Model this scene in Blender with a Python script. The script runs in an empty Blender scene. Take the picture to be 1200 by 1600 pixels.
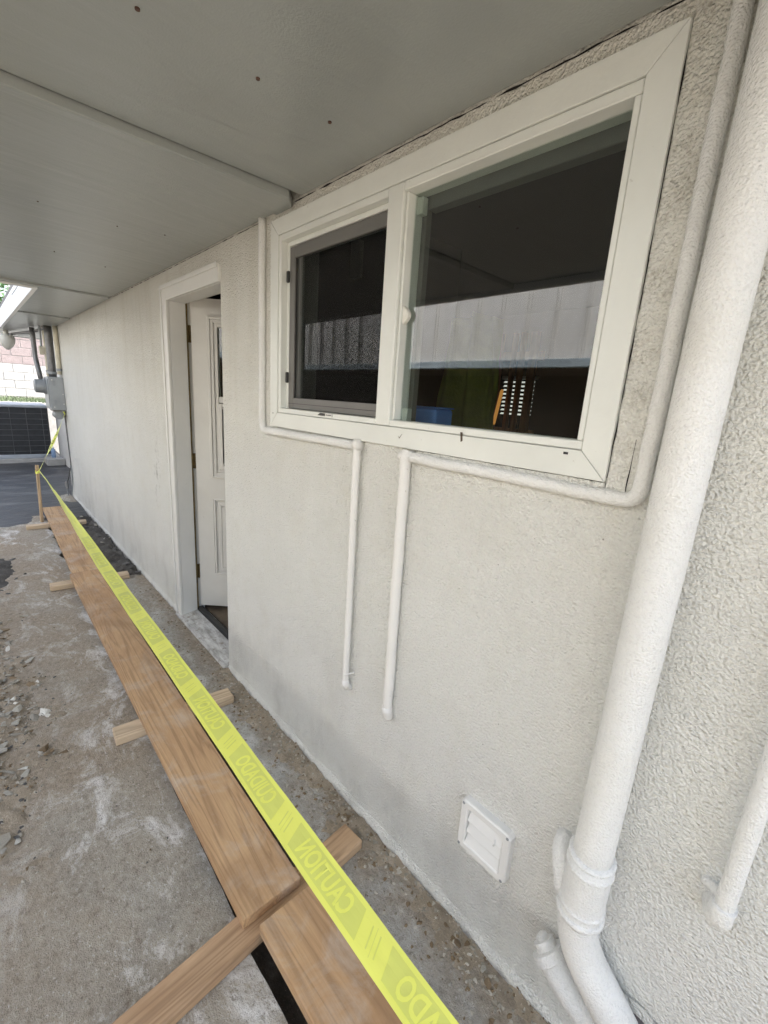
import bpy, bmesh, math, random
from mathutils import Vector, Matrix, noise

# ------------------------------------------------------------------ camera, sky, sun, exposure
S = bpy.context.scene
COL = S.collection
rad = math.radians
RND = random.Random(11)

cam_d = bpy.data.cameras.new('camera')
cam_d.sensor_fit = 'VERTICAL'
cam_d.sensor_height = 36.0
cam_d.lens = 692.012 / 1600 * 36.0
cam_d.clip_start = 0.02
cam_d.clip_end = 500
cam = bpy.data.objects.new('camera', cam_d)
COL.objects.link(cam)
Rr = ((0.6726473, 0.7371197, 0.0648087), (0.2214664, -0.1169766, -0.9681266), (-0.7060441, 0.6655607, -0.2419312))
cam.matrix_world = Matrix(((Rr[0][0], -Rr[1][0], -Rr[2][0], 0.0),
                           (Rr[0][1], -Rr[1][1], -Rr[2][1], -0.93),
                           (Rr[0][2], -Rr[1][2], -Rr[2][2], 1.539),
                           (0, 0, 0, 1)))
S.camera = cam

SUN_EL, SUN_AZ = rad(48), rad(62)          # azimuth measured from +x towards +y: the sun stands behind the house, this side is in its shade
w = bpy.data.worlds.new('World')
S.world = w
w.use_nodes = True
wn = w.node_tree
bg = wn.nodes['Background']
sky = wn.nodes.new('ShaderNodeTexSky')
sky.sky_type = 'NISHITA'
sky.sun_disc = False
sky.sun_elevation = SUN_EL
sky.sun_rotation = rad(90) - SUN_AZ
sky.air_density = 1.0
sky.dust_density = 3.0
sky.ozone_density = 0.6
hs = wn.nodes.new('ShaderNodeHueSaturation')   # hazy sky: less colour
hs.inputs['Saturation'].default_value = 0.62
wn.links.new(sky.outputs[0], hs.inputs['Color'])
wn.links.new(hs.outputs[0], bg.inputs['Color'])
bg.inputs['Strength'].default_value = 0.15
sd = bpy.data.lights.new('sun', 'SUN')
sd.energy = 3.2
sd.angle = rad(1.5)
sd.color = (1.0, 0.98, 0.95)
so = bpy.data.objects.new('sun', sd)
COL.objects.link(so)
sdir = Vector((math.cos(SUN_EL) * math.cos(SUN_AZ), math.cos(SUN_EL) * math.sin(SUN_AZ), math.sin(SUN_EL)))
so.rotation_euler = sdir.to_track_quat('Z', 'Y').to_euler()
so.location = sdir * 30
S.view_settings.view_transform = 'Standard'
S.view_settings.look = 'None'
S.view_settings.gamma = 1
S.view_settings.use_curve_mapping = False
S.view_settings.exposure = 2.13
try:
    S.cycles.max_bounces = 10
    S.cycles.diffuse_bounces = 6
    S.cycles.use_denoising = True
    S.cycles.denoiser = 'OPENIMAGEDENOISE'
    S.cycles.denoising_input_passes = 'RGB_ALBEDO_NORMAL'
    S.cycles.denoising_prefilter = 'NONE'
except Exception:
    pass

# ------------------------------------------------------------------ materials
class NT:
    def __init__(s, name):
        s.m = bpy.data.materials.new(name)
        s.m.use_nodes = True
        s.t = s.m.node_tree
        s.b = s.t.nodes['Principled BSDF']
        s.tc = s.t.nodes.new('ShaderNodeTexCoord')
        s.oi = None
    def n(s, typ, **kw):
        nd = s.t.nodes.new(typ)
        for k, v in kw.items():
            if k in ('operation', 'blend_type', 'data_type', 'feature', 'noise_dimensions', 'wave_type', 'bands_direction', 'musgrave_type', 'distance', 'interpolation_type'):
                setattr(nd, k, v)
        return nd
    def l(s, a, b): s.t.links.new(a, b)
    def coord(s, scale=(1, 1, 1), rnd=False, rot=(0, 0, 0)):
        mp = s.n('ShaderNodeMapping')
        mp.inputs['Scale'].default_value = scale
        mp.inputs['Rotation'].default_value = rot
        src = s.tc.outputs['Object']
        if rnd:
            if not s.oi: s.oi = s.n('ShaderNodeObjectInfo')
            mu = s.n('ShaderNodeMath', operation='MULTIPLY'); mu.inputs[1].default_value = 37.0
            s.l(s.oi.outputs['Random'], mu.inputs[0])
            cx = s.n('ShaderNodeCombineXYZ')
            for i in range(3): s.l(mu.outputs[0], cx.inputs[i])
            ad = s.n('ShaderNodeVectorMath', operation='ADD')
            s.l(src, ad.inputs[0]); s.l(cx.outputs[0], ad.inputs[1])
            src = ad.outputs[0]
        s.l(src, mp.inputs['Vector'])
        return mp.outputs[0]
    def noise(s, co, scale, detail=4, rough=.55, dist=0.0):
        nd = s.n('ShaderNodeTexNoise')
        nd.inputs['Scale'].default_value = scale
        nd.inputs['Detail'].default_value = detail
        nd.inputs['Roughness'].default_value = rough
        nd.inputs['Distortion'].default_value = dist
        s.l(co, nd.inputs['Vector'])
        return nd.outputs['Fac']
    def vor(s, co, scale, feature='F1', out='Distance'):
        nd = s.n('ShaderNodeTexVoronoi', feature=feature)
        nd.inputs['Scale'].default_value = scale
        s.l(co, nd.inputs['Vector'])
        return nd.outputs[out]
    def ramp(s, fac, stops):
        r = s.n('ShaderNodeValToRGB')
        el = r.color_ramp.elements
        while len(el) < len(stops): el.new(.5)
        for e, (p, c) in zip(el, stops):
            e.position = p
            e.color = c if len(c) == 4 else (*c, 1)
        s.l(fac, r.inputs[0])
        return r.outputs[0]
    def g(s, fac, a, b, lo=0., hi=1.):
        r = s.n('ShaderNodeMapRange')
        r.inputs[1].default_value = a; r.inputs[2].default_value = b
        r.inputs[3].default_value = lo; r.inputs[4].default_value = hi
        s.l(fac, r.inputs[0])
        return r.outputs[0]
    def math(s, op, a, b):
        m = s.n('ShaderNodeMath', operation=op)
        for i, v in enumerate((a, b)):
            if isinstance(v, (int, float)): m.inputs[i].default_value = v
            else: s.l(v, m.inputs[i])
        return m.outputs[0]
    def mix(s, fac, a, b, mode='MIX'):
        m = s.n('ShaderNodeMix', data_type='RGBA', blend_type=mode)
        for sock, v in ((m.inputs[0], fac), (m.inputs[6], a), (m.inputs[7], b)):
            if isinstance(v, (int, float)): sock.default_value = v
            elif isinstance(v, tuple): sock.default_value = (*v, 1) if len(v) == 3 else v
            else: s.l(v, sock)
        return m.outputs[2]
    def color(s, c):
        if isinstance(c, tuple): s.b.inputs['Base Color'].default_value = (*c, 1)
        else: s.l(c, s.b.inputs['Base Color'])
    def rough(s, r):
        if isinstance(r, (int, float)): s.b.inputs['Roughness'].default_value = r
        else: s.l(r, s.b.inputs['Roughness'])
    def bump(s, h, dist, strength=1.0, prev=None):
        b = s.n('ShaderNodeBump')
        b.inputs['Strength'].default_value = strength
        b.inputs['Distance'].default_value = dist
        s.l(h, b.inputs['Height'])
        if prev is not None: s.l(prev, b.inputs['Normal'])
        s.l(b.outputs[0], s.b.inputs['Normal'])
        return b.outputs[0]
    def sep(s):
        x = s.n('ShaderNodeSeparateXYZ')
        s.l(s.tc.outputs['Object'], x.inputs[0])
        return x.outputs

M = {}
def plain(name, c, r=.5, metal=0., var=.12, scale=9, bump=0.0):
    k = NT(name)
    co = k.coord(rnd=True)
    n = k.noise(co, scale, 5, .6)
    dark = tuple(v * (1 - var) for v in c); lite = tuple(min(1, v * (1 + var)) for v in c)
    k.color(k.ramp(n, [(.3, dark), (.7, lite)]))
    k.rough(k.g(n, .2, .8, max(.02, r - .08), r + .08))
    k.b.inputs['Metallic'].default_value = metal
    if bump: k.bump(k.noise(co, scale * 14, 3), bump)
    M[name] = k.m
    return k.m

# stucco: painted dash coat, lumps of a few millimetres, hand-trowelled waves, dirt
def mk_stucco(name, base, amp, dirt, fs=165.):
    k = NT(name)
    co = k.coord()
    big = k.noise(co, 1.3, 4, .6)
    mid = k.noise(co, 7, 5, .6)
    fine = k.noise(co, fs, 3, .6, .25)
    lump = k.vor(co, fs * 1.3, 'SMOOTH_F1')
    c1 = k.ramp(big, [(.3, tuple(v * .93 for v in base)), (.7, base)])
    c2 = k.mix(k.g(mid, .5, .75, 0, .35), c1, (base[0] * .86, base[1] * .84, base[2] * .78))
    c2 = k.mix(k.g(fine, .47, .33, 0, .24), c2, tuple(v * .62 for v in base))       # pits tinted darker: relief shading put into the colour, with some grime
    if dirt:
        xyz = k.sep()
        # water runs: tall thin streaks, pale brown
        st = k.noise(k.coord((9, 9, .7)), 1.0, 5, .6)
        up = k.g(xyz[2], .9, 2.1, .05, 1)
        c2 = k.mix(k.math('MULTIPLY', up, k.g(st, .50, .78, 0, .30)), c2, (.44, .41, .30))
        c2 = k.mix(k.math('MULTIPLY', up, .22), c2, (.60, .565, .44))
        # grime splashed up from the ground, ragged top
        gz = k.math('ADD', xyz[2], k.math('MULTIPLY', k.noise(co, 5, 4), .16))
        c2 = k.mix(k.math('MULTIPLY', k.g(k.noise(k.coord((1, 1, .6)), 4.5, 6, .65), .48, .66, 0, .35), k.g(gz, .05, .75, 1, 0)), c2, (.38, .37, .35))
        c2 = k.mix(k.g(k.math('ADD', xyz[2], k.math('MULTIPLY', k.noise(co, 11, 5, .65), .07)), .030, .052, .75, 0), c2, (.20, .19, .18))
        # mildew specks beside the window
        sp = k.noise(co, 150, 3, .7)
        near = k.math('MULTIPLY', k.g(k.math('ABSOLUTE', k.math('ADD', xyz[0], .31), 0), .0, .10, 1, 0), k.g(xyz[2], 1.3, 1.45, 0, 1))
        near = k.math('MULTIPLY', near, k.g(k.noise(co, 16, 3), .38, .62, 0, 1))
        c2 = k.mix(k.math('MULTIPLY', near, k.g(sp, .45, .7, 0.04, .65)), c2, (.24, .20, .13))
        # scuff left of the door
        dx = k.g(k.math('ABSOLUTE', k.math('ADD', xyz[0], k.math('ADD', 3.45, k.math('MULTIPLY', xyz[2], -.12))), 0), 0, .09, 1, 0)
        dz = k.g(k.math('ABSOLUTE', k.math('ADD', xyz[2], -.95), 0), .05, .3, 1, 0)
        c2 = k.mix(k.math('MULTIPLY', k.math('MULTIPLY', dx, dz), k.g(k.noise(co, 22, 4), .5, .7, 0, .8)), c2, (.28, .26, .22))
        # scattered specks
        ss = k.vor(co, 17, 'F1')
        c2 = k.mix(k.g(ss, .02, .035, .7, 0), c2, (.2, .18, .15))
    k.color(c2)
    k.rough(.85)
    h = k.math('ADD', k.math('MULTIPLY', fine, 1.0), k.math('MULTIPLY', lump, -.75))
    b1 = k.bump(k.noise(co, 3.5, 3), .03, .35)
    k.bump(h, amp * .92, 1.0, b1)
    M[name] = k.m
mk_stucco('stucco', (.82, .82, .78), .0092, True, 152.)
mk_stucco('pipe_paint_rough', (.82, .82, .80), .0032, False, 210.)
mk_stucco('far_stucco', (.72, .71, .68), .003, False)

def mk_paint(name, c, r=.42, wear=.5, brush=(1, 1, 1)):
    k = NT(name)
    co = k.coord(rnd=True)
    n = k.noise(co, 5, 5, .6)
    fine = k.noise(k.coord(brush, True), 60, 4, .6)
    c1 = k.ramp(n, [(.3, tuple(v * .92 for v in c)), (.7, c)])
    sp = k.noise(co, 42, 4, .7)
    c1 = k.mix(k.g(sp, .68, .76, 0, wear), c1, (.22, .19, .14))
    k.color(c1)
    k.rough(k.g(n, .3, .7, r - .06, r + .1))
    k.bump(fine, .0012, .5)
    M[name] = k.m
mk_paint('window_white', (.735, .75, .71), .38, .35)
mk_paint('door_white', (.72, .71, .67), .4, .15)
mk_paint('casing_white', (.74, .74, .71), .45, .5, (1, 1, .1))
mk_paint('pipe_white', (.78, .77, .74), .45, .8)
mk_paint('vent_white', (.76, .76, .74), .4, .5)
mk_paint('fascia_white', (.88, .88, .87), .5, .6)

def mk_sill():
    k = NT('worn_sill')
    co = k.coord()
    n = k.noise(k.coord((3, 12, 12)), 3.0, 7, .7)
    n2 = k.noise(co, 30, 6, .7)
    c = k.ramp(n, [(.35, (.30, .29, .27)), (.5, (.50, .49, .47)), (.65, (.66, .66, .64))])
    c = k.mix(k.g(n2, .52, .66, 0, .75), c, (.22, .185, .14))
    k.color(c); k.rough(.75); k.bump(n2, .004, .6)
    M['worn_sill'] = k.m
mk_sill()
def mk_soffit():
    k = NT('soffit_paint')
    co = k.coord()
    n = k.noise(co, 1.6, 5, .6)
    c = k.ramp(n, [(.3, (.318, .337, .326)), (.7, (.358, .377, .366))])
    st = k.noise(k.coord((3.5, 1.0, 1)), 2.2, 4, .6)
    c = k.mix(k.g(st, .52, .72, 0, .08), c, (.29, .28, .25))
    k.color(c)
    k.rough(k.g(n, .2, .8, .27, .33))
    w = k.noise(k.coord((5.5, 1.3, 1), rot=(0, 0, .35)), 2.0, 3, .5, .5)
    b = k.bump(w, .012, .5)
    k.bump(k.noise(co, 210, 3), .0012, .5, b)
    M['soffit_paint'] = k.m
mk_soffit()

def mk_wood(name, c0, c1, c2, ax=0, pale=.0):
    k = NT(name)
    def ac(a, b):
        sc = [b, b, b]; sc[ax] = a
        return k.coord(tuple(sc), True)
    ring = k.noise(ac(.55, 9), 1.0, 3, .5, .9)            # broad cathedral grain
    lines = k.math('FRACT', k.math('MULTIPLY', ring, 11.0), 0)
    lines = k.math('ABSOLUTE', k.math('SUBTRACT', lines, .5), 0)
    fib = k.noise(ac(9, 190), 1.0, 4, .65)
    blot = k.noise(ac(1.3, 3.5), 1.4, 5, .6)
    c = k.ramp(blot, [(.30, c0), (.5, c1), (.72, c2)])
    c = k.mix(k.g(lines, .0, .28, .62, 0), c, tuple(v * .62 for v in c0))
    c = k.mix(k.g(fib, .40, .72, 0, .30), c, tuple(v * .62 for v in c0))
    kn = k.vor(ac(1.7, 6.5), 1.0)
    c = k.mix(k.g(kn, .03, .10, .85, 0), c, (c0[0] * .32, c0[1] * .27, c0[2] * .25))
    if pale:
        du = k.noise(k.coord((1, 1, 1), True), 5.0, 8, .72, .5)
        c = k.mix(k.g(du, .50, .66, 0, pale), c, (.52, .45, .38))
        d2 = k.noise(k.coord((1, 1, 1), True), 2.2, 6, .65, .6)
        c = k.mix(k.g(d2, .48, .66, 0, .6), c, tuple(v * .72 for v in c0))
    k.color(c)
    k.rough(k.g(fib, .3, .7, .6, .85))
    k.bump(k.math('ADD', fib, k.math('MULTIPLY', lines, .35)), .0012, .5)
    M[name] = k.m
mk_wood('plank_wood', (.42, .245, .125), (.51, .32, .168), (.58, .385, .212), 0, pale=.5)
mk_wood('stud_wood', (.50, .37, .24), (.60, .46, .31), (.65, .51, .36), 1)
mk_wood('stud_wood_red', (.36, .22, .12), (.49, .325, .19), (.57, .41, .26), 1)
mk_wood('stake_wood', (.45, .31, .18), (.54, .39, .24), (.58, .43, .28), 2)
mk_wood('cabinet_wood', (.34, .15, .06), (.45, .21, .085), (.52, .26, .11), 2)

def mk_concrete(name, base, brown, white, wet=0., spots=(), foot=False):
    k = NT(name)
    co = k.coord()
    big = k.noise(co, 1.1, 5, .6, .4)
    mid = k.noise(co, 4.2, 7, .65, .6)
    fine = k.noise(co, 38, 6, .7)
    grit = k.noise(co, 230, 3, .7)
    mid2 = k.noise(co, 85, 5, .7)
    c = k.ramp(mid, [(.32, tuple(v * .78 for v in base)), (.55, base), (.75, tuple(v * 1.15 for v in base))])
    c = k.mix(k.g(big, .36, .60, 0, .85), c, brown)
    wst = k.noise(k.coord((1, 1.6, 1)), 3.6, 9, .75, .8)
    c = k.mix(k.g(wst, .50, .64, 0, .85), c, white)
    c = k.mix(k.g(fine, .46, .34, 0, .6), c, tuple(v * .5 for v in brown))
    c = k.mix(k.g(fine, .54, .66, 0, .4), c, tuple(v * 1.35 for v in base))
    c = k.mix(k.g(grit, .62, .72, 0, .4), c, tuple(v * 1.3 for v in white))
    c = k.mix(k.g(grit, .36, .28, 0, .5), c, (.09, .075, .06))
    c = k.mix(k.g(mid2, .45, .30, 0, .65), c, tuple(v * .42 for v in brown))
    c = k.mix(k.g(mid2, .57, .70, 0, .55), c, white)
    sp = k.vor(co, 9)
    c = k.mix(k.g(sp, .02, .045, .75, 0), c, (.06, .05, .04))
    if spots or foot:                                   # dust and dirt trodden over the slab
        xyz = k.sep(); tot = None
        for (cx, cy, rx, ry) in spots:
            dx = k.math('DIVIDE', k.math('SUBTRACT', xyz[0], cx), rx); dy = k.math('DIVIDE', k.math('SUBTRACT', xyz[1], cy), ry)
            d2 = k.math('ADD', k.math('MULTIPLY', dx, dx), k.math('MULTIPLY', dy, dy))
            v = k.math('POWER', 2.718, k.math('MULTIPLY', d2, -1.0))
            tot = v if tot is None else k.math('MAXIMUM', tot, v)
        if foot: tot = k.g(xyz[1], -.20, -.03, 0, .8)
        dn = k.noise(co, 7, 7, .7, .5)
        m = k.g(k.math('ADD', tot, k.math('MULTIPLY', k.math('SUBTRACT', dn, .5), 1.5)), .12, .75, 0, .9)
        dc = k.ramp(fine, [(.3, (.20, .16, .115)), (.55, (.33, .27, .20)), (.75, (.47, .41, .33))])
        c = k.mix(m, c, dc)
    k.color(c)
    k.rough(k.g(mid, .3, .7, .6 - wet, .92 - wet))
    b = k.bump(k.noise(co, 9, 6, .6), .02, .5)
    k.bump(k.math('ADD', fine, k.math('MULTIPLY', grit, .6)), .010, .9, b)
    M[name] = k.m
mk_concrete('concrete', (.385, .35, .29), (.31, .24, .165), (.78, .76, .73), 0., ((-2.45, -1.12, .85, .42), (-3.6, -1.1, .8, .36), (-1.7, -1.2, .6, .28), (-4.7, -.85, .6, .25)))
mk_concrete('concrete_strip', (.41, .405, .385), (.31, .27, .215), (.62, .62, .61), 0., (), True)

def mk_soil(name, a, b, c, r=.9, bump=.012):
    k = NT(name)
    co = k.coord()
    n = k.noise(co, 14, 7, .72)
    g2 = k.noise(co, 160, 4, .7)
    col = k.ramp(n, [(.3, a), (.55, b), (.72, c)])
    col = k.mix(k.g(g2, .6, .72, 0, .55), col, tuple(min(1, v * 2.0) for v in c))
    col = k.mix(k.g(g2, .4, .3, 0, .5), col, tuple(v * .4 for v in a))
    k.color(col)
    k.rough(r)
    k.bump(k.math('ADD', n, k.math('MULTIPLY', g2, .5)), bump, .8)
    M[name] = k.m
mk_soil('trench_soil', (.05, .04, .03), (.10, .08, .06), (.17, .14, .11))
mk_soil('dirt', (.22, .18, .13), (.33, .275, .205), (.46, .40, .325))
mk_soil('dark_dirt', (.05, .045, .04), (.085, .078, .07), (.15, .14, .13))
def mk_asphalt():
    k = NT('asphalt')
    co = k.coord()
    n = k.noise(k.coord((3.2, .9, 1)), 1.6, 6, .65, .8)
    g2 = k.noise(co, 90, 4, .7)
    c = k.ramp(n, [(.3, (.022, .023, .024)), (.52, (.052, .052, .053)), (.68, (.15, .15, .148))])
    c = k.mix(k.g(g2, .6, .75, 0, .4), c, (.22, .22, .22))
    k.color(c)
    k.rough(k.g(n, .3, .7, .34, .62))
    k.bump(n, .03, .6)
    M['asphalt'] = k.m
mk_asphalt()
def mk_stone(name, a, b):
    k = NT(name)
    k.oi = k.n('ShaderNodeObjectInfo')
    co = k.coord(rnd=True)
    n = k.noise(co, 40, 6, .7)
    c = k.ramp(n, [(.3, a), (.7, b)])
    v = k.ramp(k.oi.outputs['Random'], [(0., (.7, .66, .6)), (.5, (1, 1, 1)), (1., (1.25, 1.25, 1.25))])
    k.color(k.mix(1.0, c, v, 'MULTIPLY'))
    k.rough(.9)
    k.bump(n, .004, .7)
    M[name] = k.m
mk_stone('stone', (.27, .25, .21), (.44, .42, .37))
mk_stone('dark_stone', (.06, .058, .055), (.14, .135, .13))
mk_stone('pale_stone', (.50, .48, .43), (.68, .66, .61))
mk_stone('brown_stone', (.15, .105, .06), (.27, .20, .125))

plain('hinge_brass', (.20, .15, .07), .5, .7, .4, 30)
plain('rubber_black', (.02, .02, .02), .45, 0, .3, 30)
plain('gap_black', (.012, .011, .010), .9)
plain('steel_grey', (.30, .32, .33), .42, .25, .12, 14)
plain('meter_grey', (.33, .35, .36), .4, .1, .10, 6)
plain('conduit_grey', (.20, .20, .20), .45, .5, .25, 20)
plain('conduit_cream', (.62, .58, .46), .55, 0, .12, 12)
plain('grille_dark', (.028, .030, .034), .5, .1, .3, 12)
plain('grille_wire', (.13, .135, .14), .45, .3, .2, 12)
plain('ac_frame', (.40, .43, .47), .42, .2, .12, 6)
plain('pad_concrete', (.42, .41, .39), .9, 0, .15, 8, .004)
plain('screen_frame', (.17, .165, .155), .5, .2, .08, 10)
plain('latch_white', (.75, .74, .68), .4)
plain('blue_plastic', (.13, .30, .75), .5, 0, .1, 6)
plain('olive_cloth', (.26, .30, .05), .9, 0, .3, 5, .004)
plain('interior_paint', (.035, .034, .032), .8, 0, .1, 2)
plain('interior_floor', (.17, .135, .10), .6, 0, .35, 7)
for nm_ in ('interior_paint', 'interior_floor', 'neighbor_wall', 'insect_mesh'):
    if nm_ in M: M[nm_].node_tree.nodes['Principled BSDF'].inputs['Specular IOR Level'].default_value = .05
plain('pale_panel', (.30, .30, .25), .7)
plain('lamp_globe', (.62, .61, .55), .35, 0, .06, 6)
plain('roof_metal', (.66, .65, .62), .45, .0, .12, 1.3)
plain('gutter_blue', (.34, .40, .43), .45, .1, .15, 4)
plain('neighbor_wall', (.13, .105, .075), .8, 0, .25, 2)
plain('roof_felt', (.25, .24, .23), .9, 0, .2, 3, .004)
plain('block_pink', (.25, .205, .20), .9, 0, .16, 11, .008)
plain('block_white', (.36, .355, .34), .9, 0, .12, 11, .008)
plain('mortar', (.40, .38, .36), .95, 0, .1, 20, .004)
plain('grass_blade', (.085, .115, .055), .7, 0, .4, 6)
plain('leaf', (.055, .12, .03), .55, 0, .45, 3)
plain('bark', (.10, .075, .055), .9, 0, .3, 12, .01)
plain('membrane', (.19, .18, .195), .6, 0, .2, 18)
plain('rust', (.10, .05, .035), .8, 0, .3, 40)
plain('bottle_blue', (.25, .36, .55), .3, 0, .1, 20)
def mk_tape(name, c):
    k = NT(name)
    co = k.coord()
    n = k.noise(co, 6, 4)
    k.color(k.ramp(n, [(.3, tuple(v * .94 for v in c)), (.7, c)]))
    k.rough(.30)
    k.b.inputs['Transmission Weight'].default_value = 0.0
    tr = k.n('ShaderNodeBsdfTranslucent'); tr.inputs['Color'].default_value = (*c, 1)
    mx = k.n('ShaderNodeMixShader'); mx.inputs[0].default_value = .12
    k.l(k.b.outputs[0], mx.inputs[1]); k.l(tr.outputs[0], mx.inputs[2])
    k.l(mx.outputs[0], k.t.nodes['Material Output'].inputs['Surface'])
    k.bump(k.noise(k.coord((1, 4, 1)), 25, 3), .001, .4)
    M[name] = k.m
mk_tape('tape_yellow', (.95, .97, .20))
mk_tape('tape_print', (.80, .83, .20))
plain('tape_black', (.03, .03, .02), .5)
def mk_glass(name, r=.0):
    k = NT(name)
    gl = k.n('ShaderNodeBsdfGlossy'); gl.inputs['Roughness'].default_value = r
    gl.inputs['Color'].default_value = (1, 1, 1, 1)
    tr = k.n('ShaderNodeBsdfTransparent'); tr.inputs['Color'].default_value = (.80, .84, .82, 1)
    fr = k.n('ShaderNodeFresnel'); fr.inputs['IOR'].default_value = 1.52
    mu = k.math('MINIMUM', k.math('MULTIPLY', fr.outputs[0], 1.8), 1.0)   # two panes of a sealed unit reflect twice
    ge = k.n('ShaderNodeNewGeometry')
    mu = k.math('MULTIPLY', mu, k.math('SUBTRACT', 1.0, ge.outputs['Backfacing']))
    mx = k.n('ShaderNodeMixShader')
    k.l(mu, mx.inputs[0]); k.l(tr.outputs[0], mx.inputs[1]); k.l(gl.outputs[0], mx.inputs[2])
    k.l(mx.outputs[0], k.t.nodes['Material Output'].inputs['Surface'])
    co = k.coord()
    b = k.n('ShaderNodeBump'); b.inputs['Strength'].default_value = .05; b.inputs['Distance'].default_value = .004
    k.l(k.noise(co, 2.5, 2), b.inputs['Height'])
    k.l(b.outputs[0], gl.inputs['Normal'])
    M[name] = k.m
mk_glass('glass')
def mk_screen():
    k = NT('insect_mesh')
    k.color((.014, .014, .014)); k.b.inputs['Specular IOR Level'].default_value = 0
    tr = k.n('ShaderNodeBsdfTransparent')
    mx = k.n('ShaderNodeMixShader'); mx.inputs[0].default_value = .60
    k.l(tr.outputs[0], mx.inputs[1]); k.l(k.b.outputs[0], mx.inputs[2])
    k.l(mx.outputs[0], k.t.nodes['Material Output'].inputs['Surface'])
    M['insect_mesh'] = k.m
mk_screen()
def mk_trans():
    k = NT('siding')
    n = k.noise(k.coord((2, 2, .6)), 2.5, 5, .6)
    c = k.ramp(n, [(.3, (.60, .59, .55)), (.7, (.76, .755, .73))])
    g2 = k.noise(k.coord((1, 1, 6)), 9, 4, .6)
    c = k.mix(k.g(g2, .55, .7, 0, .35), c, (.45, .44, .41))
    k.color(c); k.rough(.55)
    M['siding'] = k.m
mk_trans()
plain('siding_rib_shade', (.30, .295, .28), .7, 0, .2, 3)  # darker copy of siding: shade between ribs put into the set-back boards' colour
def mk_emit(name, c, s, base):
    k = NT(name)
    k.color(base)
    k.b.inputs['Emission Color'].default_value = (*c, 1)
    k.b.inputs['Emission Strength'].default_value = s
    M[name] = k.m
mk_emit('lit_blind', (1, .97, .9), .18, (.7, .7, .66))
mk_emit('amber_strip', (1, .42, .10), .13, (.8, .4, .1))  # added glow of the orange strip, warms the wood around it

# ------------------------------------------------------------------ mesh helpers
class MB:
    def __init__(s): s.v = []; s.f = []
    def add(s, vs, fs):
        o = len(s.v); s.v += [tuple(v) for v in vs]; s.f += [tuple(i + o for i in f) for f in fs]; return s
    def box(s, x0, x1, y0, y1, z0, z1, T=None):
        vs = [Vector((x, y, z)) for z in (z0, z1) for y in (y0, y1) for x in (x0, x1)]
        if T: vs = [T @ v for v in vs]
        return s.add(vs, [(0, 2, 3, 1), (4, 5, 7, 6), (0, 1, 5, 4), (2, 6, 7, 3), (0, 4, 6, 2), (1, 3, 7, 5)])
    def quad(s, a, b, c, d): return s.add([a, b, c, d], [(0, 1, 2, 3)])
    def prism(s, pts, off):
        n = len(pts); off = Vector(off)
        vs = [Vector(p) for p in pts] + [Vector(p) + off for p in pts]
        return s.add(vs, [tuple(range(n))[::-1], tuple(range(n, 2 * n))] + [(i, (i + 1) % n, n + (i + 1) % n, n + i) for i in range(n)])
    def tube(s, path, r, n=14, caps=True, wob=0.0):
        P = [Vector(p) for p in path]
        rs = r if isinstance(r, (list, tuple)) else [r] * len(P)
        vs = []; fs = []; prevN = None
        for i, p in enumerate(P):
            t = (P[min(i + 1, len(P) - 1)] - P[max(i - 1, 0)]).normalized()
            if prevN is None:
                up = Vector((0, 0, 1)) if abs(t.z) < .9 else Vector((0, 1, 0))
                nn = (up - t * up.dot(t)).normalized()
            else:
                nn = (prevN - t * prevN.dot(t)).normalized()
            prevN = nn; bb = t.cross(nn)
            for j in range(n):
                a = 2 * math.pi * j / n
                d = nn * math.cos(a) + bb * math.sin(a)
                rr = rs[i]
                if wob: rr *= 1 + wob * noise.noise((p + d * rr) * 40)
                vs.append(p + d * rr)
        for i in range(len(P) - 1):
            for j in range(n):
                fs.append((i * n + j, i * n + (j + 1) % n, (i + 1) * n + (j + 1) % n, (i + 1) * n + j))
        if caps:
            fs.append(tuple(range(n))[::-1]); fs.append(tuple((len(P) - 1) * n + j for j in range(n)))
        return s.add(vs, fs)
    def mesh(s, name):
        me = bpy.data.meshes.new(name)
        me.from_pydata(s.v, [], s.f); me.update()
        return me

def link(name, me, mat, parent=None, bevel=0.0, smooth=False, seg=2):
    if bevel or True:
        bm = bmesh.new(); bm.from_mesh(me)
        if bevel:
            bmesh.ops.remove_doubles(bm, verts=bm.verts, dist=1e-6)
            es = [e for e in bm.edges if len(e.link_faces) == 2 and e.calc_face_angle(0) > .5]
            bmesh.ops.bevel(bm, geom=es, offset=bevel, segments=seg, profile=.5, affect='EDGES', clamp_overlap=True)
        bmesh.ops.recalc_face_normals(bm, faces=bm.faces)
        bm.to_mesh(me); bm.free()
    if smooth:
        for p in me.polygons: p.use_smooth = True
    o = bpy.data.objects.new(name, me)
    if mat: me.materials.append(M[mat])
    COL.objects.link(o)
    if parent: o.parent = parent
    return o
def build(mb, name, mat, parent=None, bevel=0.0, smooth=False, seg=2):
    return link(name, mb.mesh(name), mat, parent, bevel, smooth, seg)
def smooth_sharp(o, ang=35):
    me = o.data
    for p in me.polygons: p.use_smooth = True
    try: me.set_sharp_from_angle(angle=rad(ang))
    except Exception: pass
    return o
def tag(o, label=None, cat=None, group=None, kind=None):
    for k, v in (('label', label), ('category', cat), ('group', group), ('kind', kind)):
        if v: o[k] = v
    return o
def empty(name, label=None, cat=None, loc=(0, 0, 0), group=None, kind=None):
    o = bpy.data.objects.new(name, None)
    o.location = loc
    COL.objects.link(o)
    return tag(o, label, cat, group, kind)
def child(o, p):
    """parent while keeping world-space mesh coordinates"""
    o.parent = p
    o.matrix_parent_inverse = Matrix.Translation(-Vector(p.location))
    return o
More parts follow.
